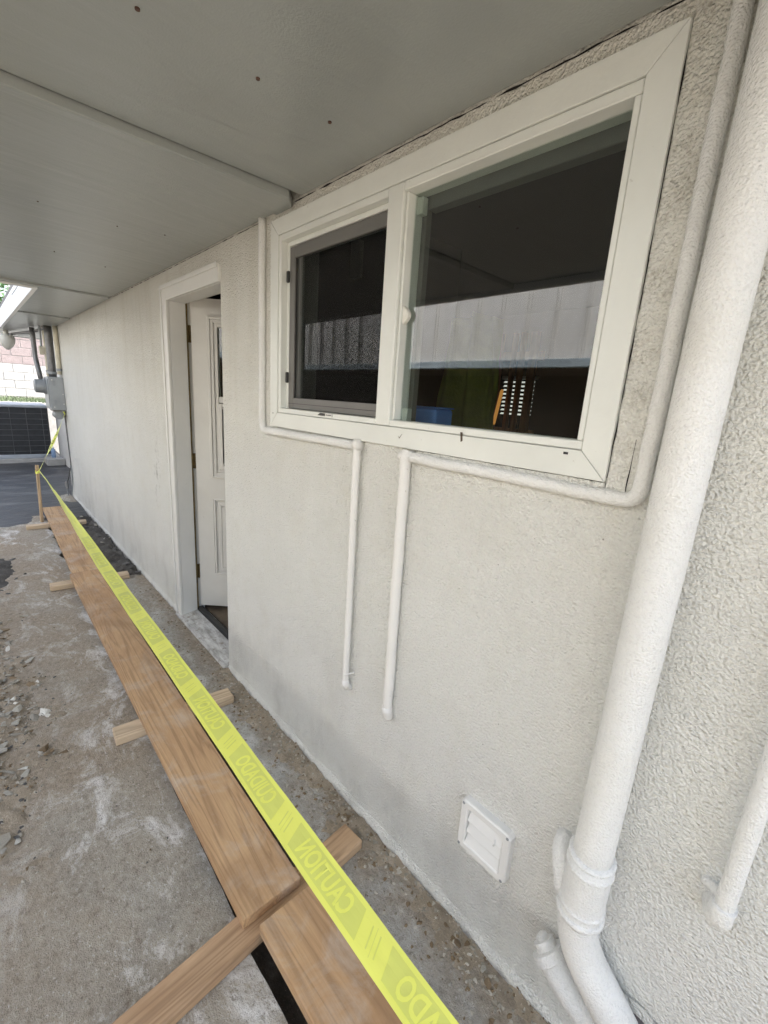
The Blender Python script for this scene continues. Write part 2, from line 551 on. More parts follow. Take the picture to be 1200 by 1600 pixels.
def arc(c, r, a0, a1, n, u, v):
    c = Vector(c); u = Vector(u); v = Vector(v)
    return [c + u * (r * math.cos(a0 + (a1 - a0) * i / n)) + v * (r * math.sin(a0 + (a1 - a0) * i / n)) for i in range(n + 1)]
def fbm(x, y, z=0, sc=1.0, o=4):
    return noise.fractal(Vector((x * sc, y * sc, z)), 1.0, 2.0, o)

# ------------------------------------------------------------------ the ground
ground = tag(build(MB().quad((-120, -120, -.2), (120, -120, -.2), (120, 120, -.2), (-120, 120, -.2)), 'ground', 'dirt'), kind='structure')

def slab(name, mat, left, right, z0=-.13):
    """left / right: two polylines with the same number of points along x"""
    mb = MB(); n = len(left)
    for i in range(n - 1):
        a, b, c, d = left[i], left[i + 1], right[i + 1], right[i]
        mb.add([(*a, 0), (*b, 0), (*c, 0), (*d, 0)], [(0, 1, 2, 3)])
        mb.add([(*a, 0), (*b, 0), (*b, z0), (*a, z0)], [(0, 1, 2, 3)])
        mb.add([(*d, 0), (*c, 0), (*c, z0), (*d, z0)], [(0, 1, 2, 3)])
    for p, q in ((left[0], right[0]), (left[-1], right[-1])):
        mb.add([(*p, 0), (*q, 0), (*q, z0), (*p, z0)], [(0, 1, 2, 3)])
    return tag(build(mb, name, mat), kind='structure')
def edge(x, base, amp, sc, seed):
    return base + amp * noise.noise(Vector((x * sc, seed, 0))) + amp * .5 * noise.noise(Vector((x * sc * 4, seed + 9, 0)))
xs = [-6.3 + i * .035 for i in range(int(9.3 / .035) + 1)]
def trench_l(x):
    amp = .006 if x > -3.2 else .006 + min(.05, (-3.2 - x) * .03)
    return edge(x, -.518 + max(0, -.8 - x) * .0185, amp, 5, 3.1)
slab('concrete_slab', 'concrete', [(x, -4.25) for x in xs], [(x, trench_l(x)) for x in xs])
xs2 = [-3.95 + i * .03 for i in range(int(6.9 / .03) + 1)]
slab('concrete_path', 'concrete_strip', [(x, edge(x, -.268 + max(0, -.8 - x) * .015, .012, 6, 8.2)) for x in xs2], [(x, .02) for x in xs2])
tag(build(MB().quad((-7, -.8, -.145), (3, -.8, -.145), (3, .1, -.145), (-7, .1, -.145)), 'trench', 'trench_soil'), kind='structure')

def mound(name, mat, x0, x1, y0, y1, st, h, kind='structure', cut=-.03):
    nx = int((x1 - x0) / st) + 1; ny = int((y1 - y0) / st) + 1
    Z = [[h(x0 + i * st, y0 + j * st) for j in range(ny)] for i in range(nx)]
    mb = MB(); idx = {}
    def vid(i, j):
        if (i, j) not in idx:
            idx[i, j] = len(mb.v); mb.v.append((x0 + i * st, y0 + j * st, Z[i][j]))
        return idx[i, j]
    for i in range(nx - 1):
        for j in range(ny - 1):
            if max(Z[i][j], Z[i + 1][j], Z[i][j + 1], Z[i + 1][j + 1]) > cut:
                mb.f.append((vid(i, j), vid(i + 1, j), vid(i + 1, j + 1), vid(i, j + 1)))
    return tag(build(mb, name, mat, smooth=True), kind=kind)
def sstep(a, b, x):
    t = max(0, min(1, (x - a) / (b - a))); return t * t * (3 - 2 * t)

# dark wet yard beyond the concrete
def h_asph(x, y):
    e = sstep(-5.55, -6.15, x + .35 * fbm(x, y, 1, 2.2)) - .35 * sstep(-.62, -.40, y) * sstep(-6.6, -6.2, x)
    return -.05 + .056 * e + .010 * fbm(x, y, 5, 1.6) * e + .003 * fbm(x, y, 2, 12)
mound('asphalt_yard', 'asphalt', -12.6, -5.0, -4.2, .4, .05, h_asph, cut=-.02)
# dirt washed over the slab on the open side
def h_dirt(x, y):
    c = math.exp(-(((x + 2.45) / .72) ** 2 + ((y + 1.10) / .36) ** 2)) + .8 * math.exp(-(((x + 3.55) / .5) ** 2 + ((y + 1.15) / .30) ** 2)) + .75 * math.exp(-(((x + 1.75) / .45) ** 2 + ((y + 1.2) / .25) ** 2))
    return -.036 + .056 * c + .020 * fbm(x, y, 3, 4) + .020 * fbm(x, y, 8, 11) + .012 * fbm(x, y, 4, 30)
dirt_l = mound('dirt_patch', 'dirt', -4.6, -.9, -2.0, -.56, .02, h_dirt, cut=-.012)
def h_dark(x, y):
    c = math.exp(-(((x + 4.62) / .45) ** 2 + ((y + .98) / .17) ** 2))
    return -.03 + .075 * c + .03 * fbm(x, y, 13, 5) * (c > .1) + .01 * fbm(x, y, 3, 20)
mound('dark_dirt_patch', 'dark_dirt', -5.6, -3.6, -1.6, -.6, .02, h_dark, cut=-.012)
# dirt lying along the foot of the wall
def h_foot(x, y):
    c = sstep(-.22, -.02, y + .05 * fbm(x, 0, 4, 3)) * sstep(-3.4, -3.0, x)
    door = 1 - .9 * (1 if -3.05 < x < -2.2 else 0)
    return -.024 + .030 * c * door + .014 * fbm(x, y, 6, 5) + .014 * fbm(x, y, 9, 15) + .010 * fbm(x, y, 2, 38)
mound('dirt_strip', 'dirt', -3.95, 1.2, -.25, -.002, .014, h_foot, cut=-.006)
# broken dark soil between trench and wall further back
def h_far(x, y):
    c = sstep(-3.45, -3.9, x + .2 * fbm(x, y, 1, 4)) * sstep(-6.35, -5.9, x)
    return -.12 + .12 * c + .05 * fbm(x, y, 3, 7) * c + .02 * fbm(x, y, 7, 22)
mound('broken_soil', 'dark_dirt', -6.6, -3.3, -.36, -.002, .02, h_far, cut=-.09)
def h_far2(x, y):
    return -.105 + .02 * fbm(x, y, 3, 9) + .05 * sstep(-.44, -.55, y)
mound('trench_rubble', 'dark_dirt', -6.2, -3.3, -.60, -.36, .02, h_far2, cut=-.2)

# stones: six irregular chunk meshes shared by all the copies
def chunk(seed, flat=.55):
    r = random.Random(seed)
    bm = bmesh.new()
    for i in range(11):
        v = Vector((r.gauss(0, 1), r.gauss(0, 1), r.gauss(0, 1))).normalized()
        v = Vector((v.x * r.uniform(.8, 1.15), v.y * r.uniform(.6, .95), v.z * flat * r.uniform(.7, 1.1)))
        bm.verts.new(v)
    bmesh.ops.convex_hull(bm, input=bm.verts)
    bmesh.ops.bevel(bm, geom=[e for e in bm.edges], offset=.05, segments=1, affect='EDGES', clamp_overlap=True)
    me = bpy.data.meshes.new('stone'); bm.to_mesh(me); bm.free()
    return me
CH = {}
for mat in ('stone', 'dark_stone', 'brown_stone', 'pale_stone'):
    CH[mat] = []
    for i in range(6):
        me = chunk(100 + i); me.materials.append(M[mat]); CH[mat].append(me)
def stone(parent, x, y, z, s, mat):
    o = bpy.data.objects.new('stone', RND.choice(CH[mat]))
    o.location = (x, y, z); o.scale = (s, s * RND.uniform(.6, 1), s * RND.uniform(.4, .8))
    o.rotation_euler = (RND.uniform(-.3, .3), RND.uniform(-.3, .3), RND.uniform(0, 6.28))
    COL.objects.link(o); o.parent = parent
    return o
n = 0
while n < 290:
    x = RND.gauss(-2.55, .6); y = RND.gauss(-1.02, .15)
    h = h_dirt(x, y)
    if h < -.006 or y > -.70: continue
    stone(dirt_l, x, y, h + .002, RND.choice((.012, .014, .017, .02, .024, .03, .04)), RND.choice(('stone', 'stone', 'brown_stone', 'pale_stone' if n % 3 == 0 else 'stone'))); n += 1
strip_o = bpy.data.objects['dirt_strip']; broken_o = bpy.data.objects['broken_soil']; dark_o = bpy.data.objects['dark_dirt_patch']
for x, y, s, mt in ((-1.02, -.045, .018, 'brown_stone'), (-.98, -.04, .020, 'brown_stone'), (-.94, -.035, .015, 'brown_stone'), (-.55, -.035, .017, 'brown_stone'),
                    (-.50, -.05, .022, 'brown_stone'), (-.47, -.03, .016, 'brown_stone'), (-1.45, -.075, .014, 'brown_stone'), (-1.3, -.1, .011, 'stone'), (-1.1, -.16, .010, 'stone'),
                    (-1.62, -.03, .012, 'brown_stone'), (-2.1, -.12, .012, 'stone'), (-.45, -.14, .009, 'stone'), (-.72, -.06, .009, 'stone'), (-.38, -.06, .015, 'brown_stone'), (-.41, -.04, .012, 'stone')):
    stone(strip_o, x, y, .004, s, mt)
for i in range(110):
    x = RND.uniform(-6.0, -3.45); y = RND.uniform(-.31, -.01)
    stone(broken_o, x, y, max(h_far(x, y), -.1) + .004, RND.choice((.014, .018, .022, .028, .036)), RND.choice(('dark_stone', 'dark_stone', 'dark_stone', 'stone')))
for i in range(26):
    x = RND.gauss(-4.6, .35); y = RND.gauss(-.95, .1)
    stone(dark_o, x, y, max(0, h_dark(x, y)) + .004, RND.choice((.015, .02, .03)), 'dark_stone')
# loose gravel: too small to pick apart, joined
def gravel(name, pts, mats):
    for mat in mats:
        mb = MB()
        for x, y, z, s, m_ in pts:
            if m_ != mat: continue
            me = RND.choice(CH[mat][:3]); a = RND.uniform(0, 6.28); ca, sa = math.cos(a), math.sin(a)
            mb.add([(x + s * (v.co.x * ca - v.co.y * sa), y + s * (v.co.x * sa + v.co.y * ca), z + s * v.co.z * .8) for v in me.vertices], [tuple(p.vertices) for p in me.polygons])
        if mb.v: tag(build(mb, name, mat), kind='stuff')
pts = []
for i in range(3200):
    x = RND.uniform(-3.6, .5); y = -abs(RND.gauss(0, .11)) - .004
    if y < -.25 or h_foot(x, y) < -.016 + RND.uniform(-.018, .006): continue
    pts.append((x, y, max(0, h_foot(x, y)) + .001, RND.choice((.0025, .003, .004, .005, .006, .008, .010)), RND.choice(('stone', 'stone', 'brown_stone', 'pale_stone'))))
for i in range(3200):
    x = RND.gauss(-2.5, .75); y = RND.gauss(-1.0, .24)
    if y > -.62 or h_dirt(x, y) < -.006: continue
    pts.append((x, y, max(0, h_dirt(x, y)) + .001, RND.choice((.003, .004, .006, .008, .010)), RND.choice(('stone', 'stone', 'brown_stone', 'dark_stone', 'pale_stone'))))
for i in range(1300):
    x = RND.uniform(-5, .4); y = RND.uniform(-1.6, -.54)
    if noise.noise(Vector((x * 2.5, y * 2.5, 4))) < RND.uniform(-.35, .45): continue
    pts.append((x, y, .001, RND.choice((.0018, .002, .0025, .0035, .005)), RND.choice(('stone', 'pale_stone', 'dark_stone', 'brown_stone'))))
for i in range(260):
    x = RND.uniform(-3.4, .6); y = RND.choice((RND.uniform(-.52, -.50), RND.uniform(-.33, -.27)))
    pts.append((x, y, -.135, RND.choice((.006, .01, .014)), RND.choice(('stone', 'dark_stone'))))
gravel('gravel', pts, ('stone', 'brown_stone', 'dark_stone', 'pale_stone'))

# ------------------------------------------------------------------ the house
house = empty('house', 'white stucco house wall under a low soffit, with open door and wide slider window', 'house')
WX0, WX1, WTOP = -7.25, 3.0, 2.42
DX0, DX1, DTOP = -2.96, -2.19, 2.05           # door opening
NX0, NX1, NZ0, NZ1 = -1.625, -.395, 1.455, 2.112   # window opening
def wall_mesh():
    gx = [WX0, DX0, DX1, NX0, NX1, -.09, WX1]
    gz = [-.13, .02, .27, NZ0, DTOP, NZ1, WTOP]
    def solid(i, j):
        if not (0 <= i < len(gx) - 1 and 0 <= j < len(gz) - 1): return False
        x = (gx[i] + gx[i + 1]) / 2; z = (gz[j] + gz[j + 1]) / 2
        if DX0 < x < DX1 and .02 < z < DTOP: return False
        if NX0 < x < NX1 and NZ0 < z < NZ1: return False
        if x > -.09 and z < .27: return False
        return True
    mb = MB(); T = .16
    for i in range(len(gx) - 1):
        for j in range(len(gz) - 1):
            if not solid(i, j): continue
            x0, x1, z0, z1 = gx[i], gx[i + 1], gz[j], gz[j + 1]
            mb.quad((x0, 0, z0), (x1, 0, z0), (x1, 0, z1), (x0, 0, z1))
            mb.quad((x0, T, z0), (x0, T, z1), (x1, T, z1), (x1, T, z0))
            if not solid(i - 1, j): mb.quad((x0, 0, z0), (x0, 0, z1), (x0, T, z1), (x0, T, z0))
            if not solid(i + 1, j): mb.quad((x1, 0, z0), (x1, T, z0), (x1, T, z1), (x1, 0, z1))
            if not solid(i, j - 1): mb.quad((x0, 0, z0), (x0, T, z0), (x1, T, z0), (x1, 0, z0))
            if not solid(i, j + 1): mb.quad((x0, 0, z1), (x1, 0, z1), (x1, T, z1), (x0, T, z1))
    me = mb.mesh('wall')
    bm = bmesh.new(); bm.from_mesh(me); bmesh.ops.remove_doubles(bm, verts=bm.verts, dist=1e-5); bm.to_mesh(me); bm.free()
    return me
wall = link('wall', wall_mesh(), 'stucco', house)
# ragged stucco foot: a low swelling band that makes the base line uneven
mb = MB(); n = 240
for i in range(n + 1):
    x = WX0 + (-.12 - WX0) * i / n
    if DX0 - .06 < x < DX1 - .0: hh = .0
    else: hh = .045 + .03 * noise.noise(Vector((x * 4, 0, 7)))
    th = .012 + .007 * noise.noise(Vector((x * 7, 3, 7)))
    mb.v += [(x, -th, -.02), (x, -th * .8, hh * .55), (x, .004, hh)]
for i in range(n):
    x = WX0 + (-.12 - WX0) * (i + .5) / n
    if DX0 - .06 < x < DX1: continue
    a = i * 3
    mb.f += [(a, a + 3, a + 4, a + 1), (a + 1, a + 4, a + 5, a + 2)]
build(mb, 'wall_foot', 'stucco', house, smooth=True)
# bare footing seen where the stucco stops short, right of the drain pipe
build(MB().box(-.088, 3, .012, .15, -.13, .268), 'footing', 'membrane', house)
mb = MB()
for i in range(46):
    x = -.13 + i * .012; z = .268 + .012 * noise.noise(Vector((x * 22, 2, 1)))
    mb.v += [(x, -.006, z), (x, -.004, z + .03), (x, .01, z + .002)]
for i in range(45):
    a = i * 3; mb.f += [(a, a + 3, a + 4, a + 1), (a, a + 2, a + 5, a + 3)]
build(mb, 'stucco_lip', 'stucco', house)
# recessed far wall
build(MB().box(-10.7, WX0 + .0, .30, .45, -.13, 2.3), 'recess_wall', 'far_stucco', house)
build(MB().box(WX0 - .001, WX0 + .15, .161, .449, -.13, 2.3), 'return_wall', 'far_stucco', house)

# soffit panels and roofs
SZ = 2.185
def soffit(x0, x1, y0, y1, z, t=.02, clip=0.0, nm='soffit_panel'):
    pts = [(x0, y0, z), (x1, y0, z), (x1, y1 - clip, z), (x1 - clip * 1.2, y1, z), (x0, y1, z)] if clip else [(x0, y0, z), (x1, y0, z), (x1, y1, z), (x0, y1, z)]
    return build(MB().prism(pts, (0, 0, t)), nm, 'soffit_paint', house, bevel=.003, seg=1)
RX1 = 0.35
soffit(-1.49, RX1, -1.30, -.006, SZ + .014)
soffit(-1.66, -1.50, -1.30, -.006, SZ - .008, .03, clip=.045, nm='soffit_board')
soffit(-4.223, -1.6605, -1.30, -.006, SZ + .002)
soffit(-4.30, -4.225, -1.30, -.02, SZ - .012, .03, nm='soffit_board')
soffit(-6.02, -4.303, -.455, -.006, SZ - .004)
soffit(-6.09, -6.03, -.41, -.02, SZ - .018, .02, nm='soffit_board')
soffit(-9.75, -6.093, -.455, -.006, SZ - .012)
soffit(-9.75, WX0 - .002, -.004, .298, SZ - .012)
build(MB().box(-4.30, RX1 + .02, -1.33, -1.302, SZ - .02, SZ + .22), 'fascia', 'fascia_white', house)
build(MB().box(RX1 + .001, RX1 + .025, -1.301, .0, SZ - .02, SZ + .22), 'fascia', 'fascia_white', house)
build(MB().box(-4.34, -4.301, -1.33, -.456, SZ - .02, SZ + .22), 'fascia', 'fascia_white', house)
build(MB().prism([(-4.34, -1.335, SZ + .22), (RX1 + .03, -1.335, SZ + .22), (RX1 + .03, .6, SZ + .36), (-4.34, .6, SZ + .36)], (0, 0, .04)), 'roof', 'roof_felt', house)
mb = MB().box(-9.80, -4.345, -.485, -.456, SZ - .02, SZ + .17)
build(mb, 'fascia', 'fascia_white', house)
build(MB().box(-9.80, -9.752, -.455, .30, SZ - .02, SZ + .17), 'fascia', 'fascia_white', house)
build(MB().prism([(-9.85, -.484, SZ + .172), (-4.35, -.484, SZ + .172), (-4.35, .6, SZ + .42), (-9.85, .6, SZ + .42)], (0, 0, .04)), 'roof', 'roof_felt', house)
# the main roof behind, which keeps this whole side in shade
build(MB().prism([(-11.2, .62, SZ + .44), (WX1, .62, SZ + .44), (WX1, 4.2, SZ + 1.75), (-11.2, 4.2, SZ + 1.75)], (0, 0, .06)), 'roof', 'roof_felt', house)
build(MB().box(-10.7, WX1, 4.0, 4.15, -.13, SZ + 1.70), 'back_wall', 'far_stucco', house)
build(MB().box(WX1 - .15, WX1 - .001, .165, 3.99, -.13, WTOP), 'end_wall', 'far_stucco', house)
# split in the old fascia paint
mb = MB(); 
for i in range(30):
    x = -4.5 - i * .05; z = SZ + .115 + .012 * noise.noise(Vector((x * 3, 1, 1)))
    mb.v += [(x, -.4858, z), (x, -.4858, z + .008)]
for i in range(29): mb.f.append((2 * i, 2 * i + 2, 2 * i + 3, 2 * i + 1))
build(mb, 'paint_crack', 'gap_black', house)
# rusty nail heads in the soffit
for x, y in ((-1.068, -.619), (-1.069, -.383), (-1.076, -.188), (-2.324, -.643), (-2.362, -.371), (-2.3, -.2), (-3.1, -.5), (-3.2, -.25)):
    z = SZ + (.014 if x > -1.4 else (.003 if x > -2.95 else .002))
    mb = MB().tube([(x, y, z - .003), (x, y, z + .004)], .0045 if x > -1.4 else .003, 9)
    build(mb, 'nail_head', 'rust', house)

# inside: a dim room
IX0, IX1, IY1, IZ = -5.2, .4, 3.4, 2.5
mb = MB()
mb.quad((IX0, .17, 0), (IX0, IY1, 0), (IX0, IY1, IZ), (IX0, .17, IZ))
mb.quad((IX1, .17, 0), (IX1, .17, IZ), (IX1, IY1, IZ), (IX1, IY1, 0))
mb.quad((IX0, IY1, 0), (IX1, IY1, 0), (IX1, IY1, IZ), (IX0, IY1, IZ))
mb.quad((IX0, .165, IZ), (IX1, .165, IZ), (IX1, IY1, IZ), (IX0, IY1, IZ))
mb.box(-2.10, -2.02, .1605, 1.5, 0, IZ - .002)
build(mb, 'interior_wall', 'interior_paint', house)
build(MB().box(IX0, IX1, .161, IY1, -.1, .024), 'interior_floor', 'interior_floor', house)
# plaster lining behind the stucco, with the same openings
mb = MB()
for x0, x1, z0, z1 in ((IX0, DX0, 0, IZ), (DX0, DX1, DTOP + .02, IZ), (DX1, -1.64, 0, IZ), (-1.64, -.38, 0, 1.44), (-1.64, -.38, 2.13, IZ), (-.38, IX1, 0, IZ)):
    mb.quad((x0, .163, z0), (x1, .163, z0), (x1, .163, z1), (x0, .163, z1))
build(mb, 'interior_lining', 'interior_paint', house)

# ---- door frame, sill, leaf
fr = build(MB().box(-3.012, -2.932, -.014, .004, .022, 2.103), 'door_casing', 'casing_white', house, bevel=.004)
build(MB().box(-3.016, -2.996, -.022, -.0145, .022, 2.107), 'backband', 'casing_white', fr, bevel=.003)
hd = build(MB().box(-2.9315, -2.184, -.014, .004, 2.024, 2.103), 'door_casing', 'casing_white', house, bevel=.004)
build(MB().box(-2.9955, -2.186, -.022, -.0145, 2.084, 2.107), 'backband', 'casing_white', hd, bevel=.003)
build(MB().box(-2.957, -2.932, .005, .098, .022, 2.048), 'door_jamb', 'casing_white', house, bevel=.002)
build(MB().box(-2.985, -2.958, .099, .158, .022, 2.06), 'door_jamb', 'casing_white', house)
build(MB().box(-2.931, -2.192, .005, .098, 2.024, 2.046), 'door_head', 'casing_white', house, bevel=.002)
build(MB().box(-2.9575, -2.936, .099, .109, .03, 2.05), 'weather_strip', 'hinge_brass', house)
sill = build(MB().prism([(-3.0, -.030, .004), (-3.0, -.030, .020), (-3.0, .10, .036), (-3.0, .10, .004)], (.805, 0, 0)), 'door_sill', 'worn_sill', house, bevel=.004)
build(MB().box(-2.955, -2.192, .102, .142, .022, .050), 'threshold_seal', 'rubber_black', house, bevel=.008)
door = build(MB(), 'door', None, house)      # replaced below by the leaf mesh
bpy.data.objects.remove(door)
ang = rad(47)
DT = Matrix.Translation((-2.938, .127, 0)) @ Matrix.Rotation(ang, 4, 'Z')   # local x along the leaf, y into the room, z up
def lbox(mb, x0, x1, y0, y1, z0, z1): return mb.box(x0, x1, y0, y1, z0, z1, DT)
LZ0, LZ1, LW, LT = .062, 2.066, .80, .044
lx0, lx1, lz0, lz1 = .105, .695, .985, 1.962     # lite opening incl. moulding
px0, px1, pz0, pz1 = .112, .688, .305, .835
mb = MB()
lbox(mb, 0, lx0, 0, LT, LZ0, LZ1); lbox(mb, lx1, LW, 0, LT, LZ0, LZ1)
lbox(mb, lx0, lx1, 0, LT, lz1, LZ1); lbox(mb, lx0, lx1, 0, LT, pz1, lz0); lbox(mb, lx0, lx1, 0, LT, LZ0, pz0)
lbox(mb, lx0, lx1, .010, LT - .01, pz0, pz1)
door = build(mb, 'door', 'door_white', house)
def ring(mb, x0, x1, z0, z1, w, ya, yb):
    lbox(mb, x0, x0 + w, ya, yb, z0, z1); lbox(mb, x1 - w, x1, ya, yb, z0, z1)
    lbox(mb, x0 + w, x1 - w, ya, yb, z0, z0 + w); lbox(mb, x0 + w, x1 - w, ya, yb, z1 - w, z1)
mb = MB(); ring(mb, lx0 - .006, lx1 + .006, lz0 - .006, lz1 + .006, .016, -.014, .012); ring(mb, lx0 + .0102, lx1 - .0102, lz0 + .0102, lz1 - .0102, .022, -.008, .02)
ring(mb, lx0 + .032, lx1 - .032, lz0 + .032, lz1 - .032, .022, -.002, .03)
lbox(mb, lx0 + .054, lx1 - .054, .0, .03, 1.462, 1.500)
build(mb, 'lite_frame', 'door_white', door, bevel=.003, seg=1)
mb = MB(); lbox(mb, lx0 + .05, lx1 - .05, .016, .021, 1.502, lz1 - .05)
build(mb, 'glass_pane', 'glass', door)
mb = MB(); ring(mb, lx0 + .056, lx1 - .056, lz0 + .056, 1.458, .02, -.012, .015)
for zz in (1.425, lz0 + .074): ring(mb, lx0 + .0762, lx0 + .098, zz, zz + .02, .005, -.010, .012)
build(mb, 'pet_flap_frame', 'door_white', door, bevel=.003, seg=1)
mb = MB(); lbox(mb, lx0 + .05, lx1 - .05, .014, .020, lz0 + .05, 1.462)
build(mb, 'pet_flap', 'rubber_black', door)
mb = MB(); ring(mb, px0 - .004, px1 + .004, pz0 - .004, pz1 + .004, .013, -.004, .011); ring(mb, px0 + .026, px1 - .026, pz0 + .026, pz1 - .026, .02, .002, .011)
lbox(mb, px0 + .05, px1 - .05, .001, .0112, pz0 + .05, pz1 - .05)
build(mb, 'lower_panel', 'door_white', door, bevel=.003, seg=1)
for z0, z1 in ((1.811, 1.910), (1.033, 1.131), (.265, .364)):
    mb = MB().box(-2.9579, -2.9545, .111, .150, z0, z1)
    mb.box(-2.958, -2.941, .119, .126, z0, z1)
    h = build(mb, 'hinge', 'hinge_brass', door)
    for zz in (.2, .5, .8):
        build(MB().tube([(-2.9546, .133, z0 + (z1 - z0) * zz), (-2.953, .133, z0 + (z1 - z0) * zz)], .004, 8), 'hinge_screw', 'conduit_grey', h)
mb = MB(); lbox(mb, .73, .75, -.05, .0, .98, 1.0); lbox(mb, .70, .78, -.065, -.05, .96, 1.02)
build(mb, 'door_handle', 'hinge_brass', door, bevel=.006)

# ---- window
window = empty('window'); window.parent = house
def wb(nm, mat, boxes, parent=window, bevel=.002, seg=1):
    mb = MB()
    for b in boxes: mb.box(*b)
    return build(mb, nm, mat, parent, bevel, seg=seg)
OX0, OX1, OZ0, OZ1 = -1.690, -.340, 1.412, 2.160
FW = .0555
# flat outer trim with mitred corners, one piece per side
def miter(nm, quad, y0=-.016, y1=.002):
    mb = MB().prism([(x, y0, z) for x, z in quad], (0, y1 - y0, 0))
    return build(mb, nm, 'window_white', window, bevel=.0012, seg=1)
gp = .0007
ix0, ix1, iz0, iz1 = OX0 + FW, OX1 - FW, OZ0 + FW, OZ1 - FW
miter('trim_board', [(OX0 + gp, OZ0), (OX1 - gp, OZ0), (ix1 - gp, iz0), (ix0 + gp, iz0)])
miter('trim_board', [(OX0 + gp, OZ1), (ix0 + gp, iz1), (ix1 - gp, iz1), (OX1 - gp, OZ1)])
miter('trim_board', [(OX0, OZ0 + gp), (ix0, iz0 + gp), (ix0, iz1 - gp), (OX0, OZ1 - gp)])
miter('trim_board', [(OX1, OZ0 + gp), (OX1, OZ1 - gp), (ix1, iz1 - gp), (ix1, iz0 + gp)])
BX0 = ix0 + .0012; BX1 = ix1 - .0012; BZ0 = iz0 + .0012; BZ1 = iz1 - .0012
MX0, MX1 = -1.040, -.978
wb('mullion', 'window_white', [(MX0, MX1, -.014, .06, BZ0, BZ1)], bevel=.003)
wb('glazing_bead', 'window_white', [(MX1 + .001, BX1, -.013, .055, BZ0, BZ0 + .018), (MX1 + .001, BX1, -.013, .055, BZ1 - .022, BZ1),
                                   (BX1 - .0135, BX1, -.0125, .055, BZ0 + .0187, BZ1 - .0227), (MX1 + .001, MX1 + .010, -.004, .055, BZ0 + .0187, BZ1 - .0227)])
# sliding side: a deep track
wb('track_frame', 'window_white', [(BX0, BX0 + .018, -.012, .055, BZ0, BZ1), (BX0 + .0185, MX0 - .001, -.012, .055, BZ0, BZ0 + .018), (BX0 + .0185, MX0 - .001, -.012, .055, BZ1 - .020, BZ1),
                                  (BX0 + .0185, BX0 + .034, .012, .055, BZ0 + .0185, BZ1 - .0205), (BX0 + .0345, MX0 - .001, .012, .055, BZ1 - .036, BZ1 - .0205)])
sx0, sx1, sz0, sz1 = BX0 + .036, MX0 - .003, BZ0 + .020, BZ1 - .039
sf = .033
scr = wb('insect_screen', 'screen_frame', [(sx0, sx0 + sf, .014, .026, sz0, sz1), (sx0 + sf + .0004, sx1, .014, .026, sz0, sz0 + sf + .008), (sx0 + sf + .0004, sx1, .014, .026, sz1 - sf - .006, sz1), (sx1 - .012, sx1 - .0006, .0145, .0255, sz0 + sf + .0085, sz1 - sf - .0065)])
build(MB().quad((sx0 + sf, .021, sz0 + sf), (sx1 - .01, .021, sz0 + sf), (sx1 - .01, .021, sz1 - sf), (sx0 + sf, .021, sz1 - sf)), 'screen_mesh', 'insect_mesh', scr)
for zc in (1.965, 1.605): wb('screen_clip', 'rubber_black', [(sx0 - .010, sx0 + .002, .004, .0135, zc - .02, zc + .02)], scr)
wb('screen_groove', 'rubber_black', [(sx0 + .001, sx1 - .001, .0128, .0138, sz0 + .018, sz0 + .0198)], scr, 0)
sash = wb('sliding_sash', 'window_white', [(sx0 + .006, sx0 + .044, .030, .052, sz0 - .012, sz1 + .012), (sx0 + .0444, MX1 + .03, .030, .052, sz0 - .012, sz0 + .034), (sx0 + .0444, MX1 + .03, .030, .052, sz1 - .03, sz1 + .012)])
build(MB().box(sx0 + .04, MX0 + .01, .040, .043, sz0 + .03, sz1 - .026), 'glass_pane', 'glass', sash)
build(MB().box(MX1 + .004, BX1 - .004, .022, .026, BZ0 + .006, BZ1 - .006), 'glass_pane', 'glass', window)
# inner rails seen through the big pane
wb('meeting_stile', 'screen_frame', [(MX1 + .002, MX1 + .022, .0565, .08, BZ0, BZ1), (MX1 + .0005, MX1 + .008, .0285, .0555, BZ0 + .0195, BZ1 - .0165)])
wb('inner_rail', 'screen_frame', [(MX1 + .0225, BX1 + .02, .0565, .09, BZ1 - .052, BZ1 + .01)])
wb('roller_shade', 'pale_panel', [(MX1 + .03, BX1 + .02, .10, .108, BZ1 - .040, BZ1 + .02)])
mb = MB(); pts = [(-.984 + .036 * math.sin(math.pi * i / 10), .0, 1.744 + .068 * i / 10) for i in range(11)]
pts = [(p[0], -.0, p[2]) for p in pts]
mb.prism([(x, .004, z) for x, y, z in pts], (0, .017, 0))
build(mb, 'sash_latch', 'latch_white', window, bevel=.004)
wb('sash_label', 'casing_white', [(-1.352, -1.262, -.0128, -.0121, 1.4755, 1.4855)], bevel=0)
mb = MB(); mb.prism([(-1.352, -.0135, 1.476), (-1.305, -.0135, 1.476), (-1.305, -.0135, 1.485), (-1.335, -.0135, 1.485)], (0, .0006, 0))
for i in range(7): mb.box(-1.300 + i * .0045, -1.2975 + i * .0045, -.0135, -.0129, 1.478, 1.4815 + .001 * (i % 2))
mb.box(-1.264, -1.2625, -.0135, -.0129, 1.475, 1.484); 
build(mb, 'label_print', 'rubber_black', window)
wb('weep_hole', 'rubber_black', [(-.432, -.422, -.0168, -.0160, 1.456, 1.461)], bevel=0)
wb('weep_hole', 'rubber_black', [(-1.668, -1.664, -.0168, -.0160, 1.462, 1.466)], bevel=0)
mb = MB().prism([(-.707, -.0172, 1.476), (-.701, -.0172, 1.476), (-.698, -.0172, 1.455), (-.703, -.0172, 1.452)], (0, .0012, 0))
build(mb, 'dirt_mark', 'bark', window)
mb = MB(); mb.prism([(-.93, -.0168, 1.445), (-.926, -.0168, 1.437), (-.915, -.0168, 1.452), (-.926, -.0168, 1.440)], (0, .0006, 0))
build(mb, 'dirt_mark', 'bark', window)
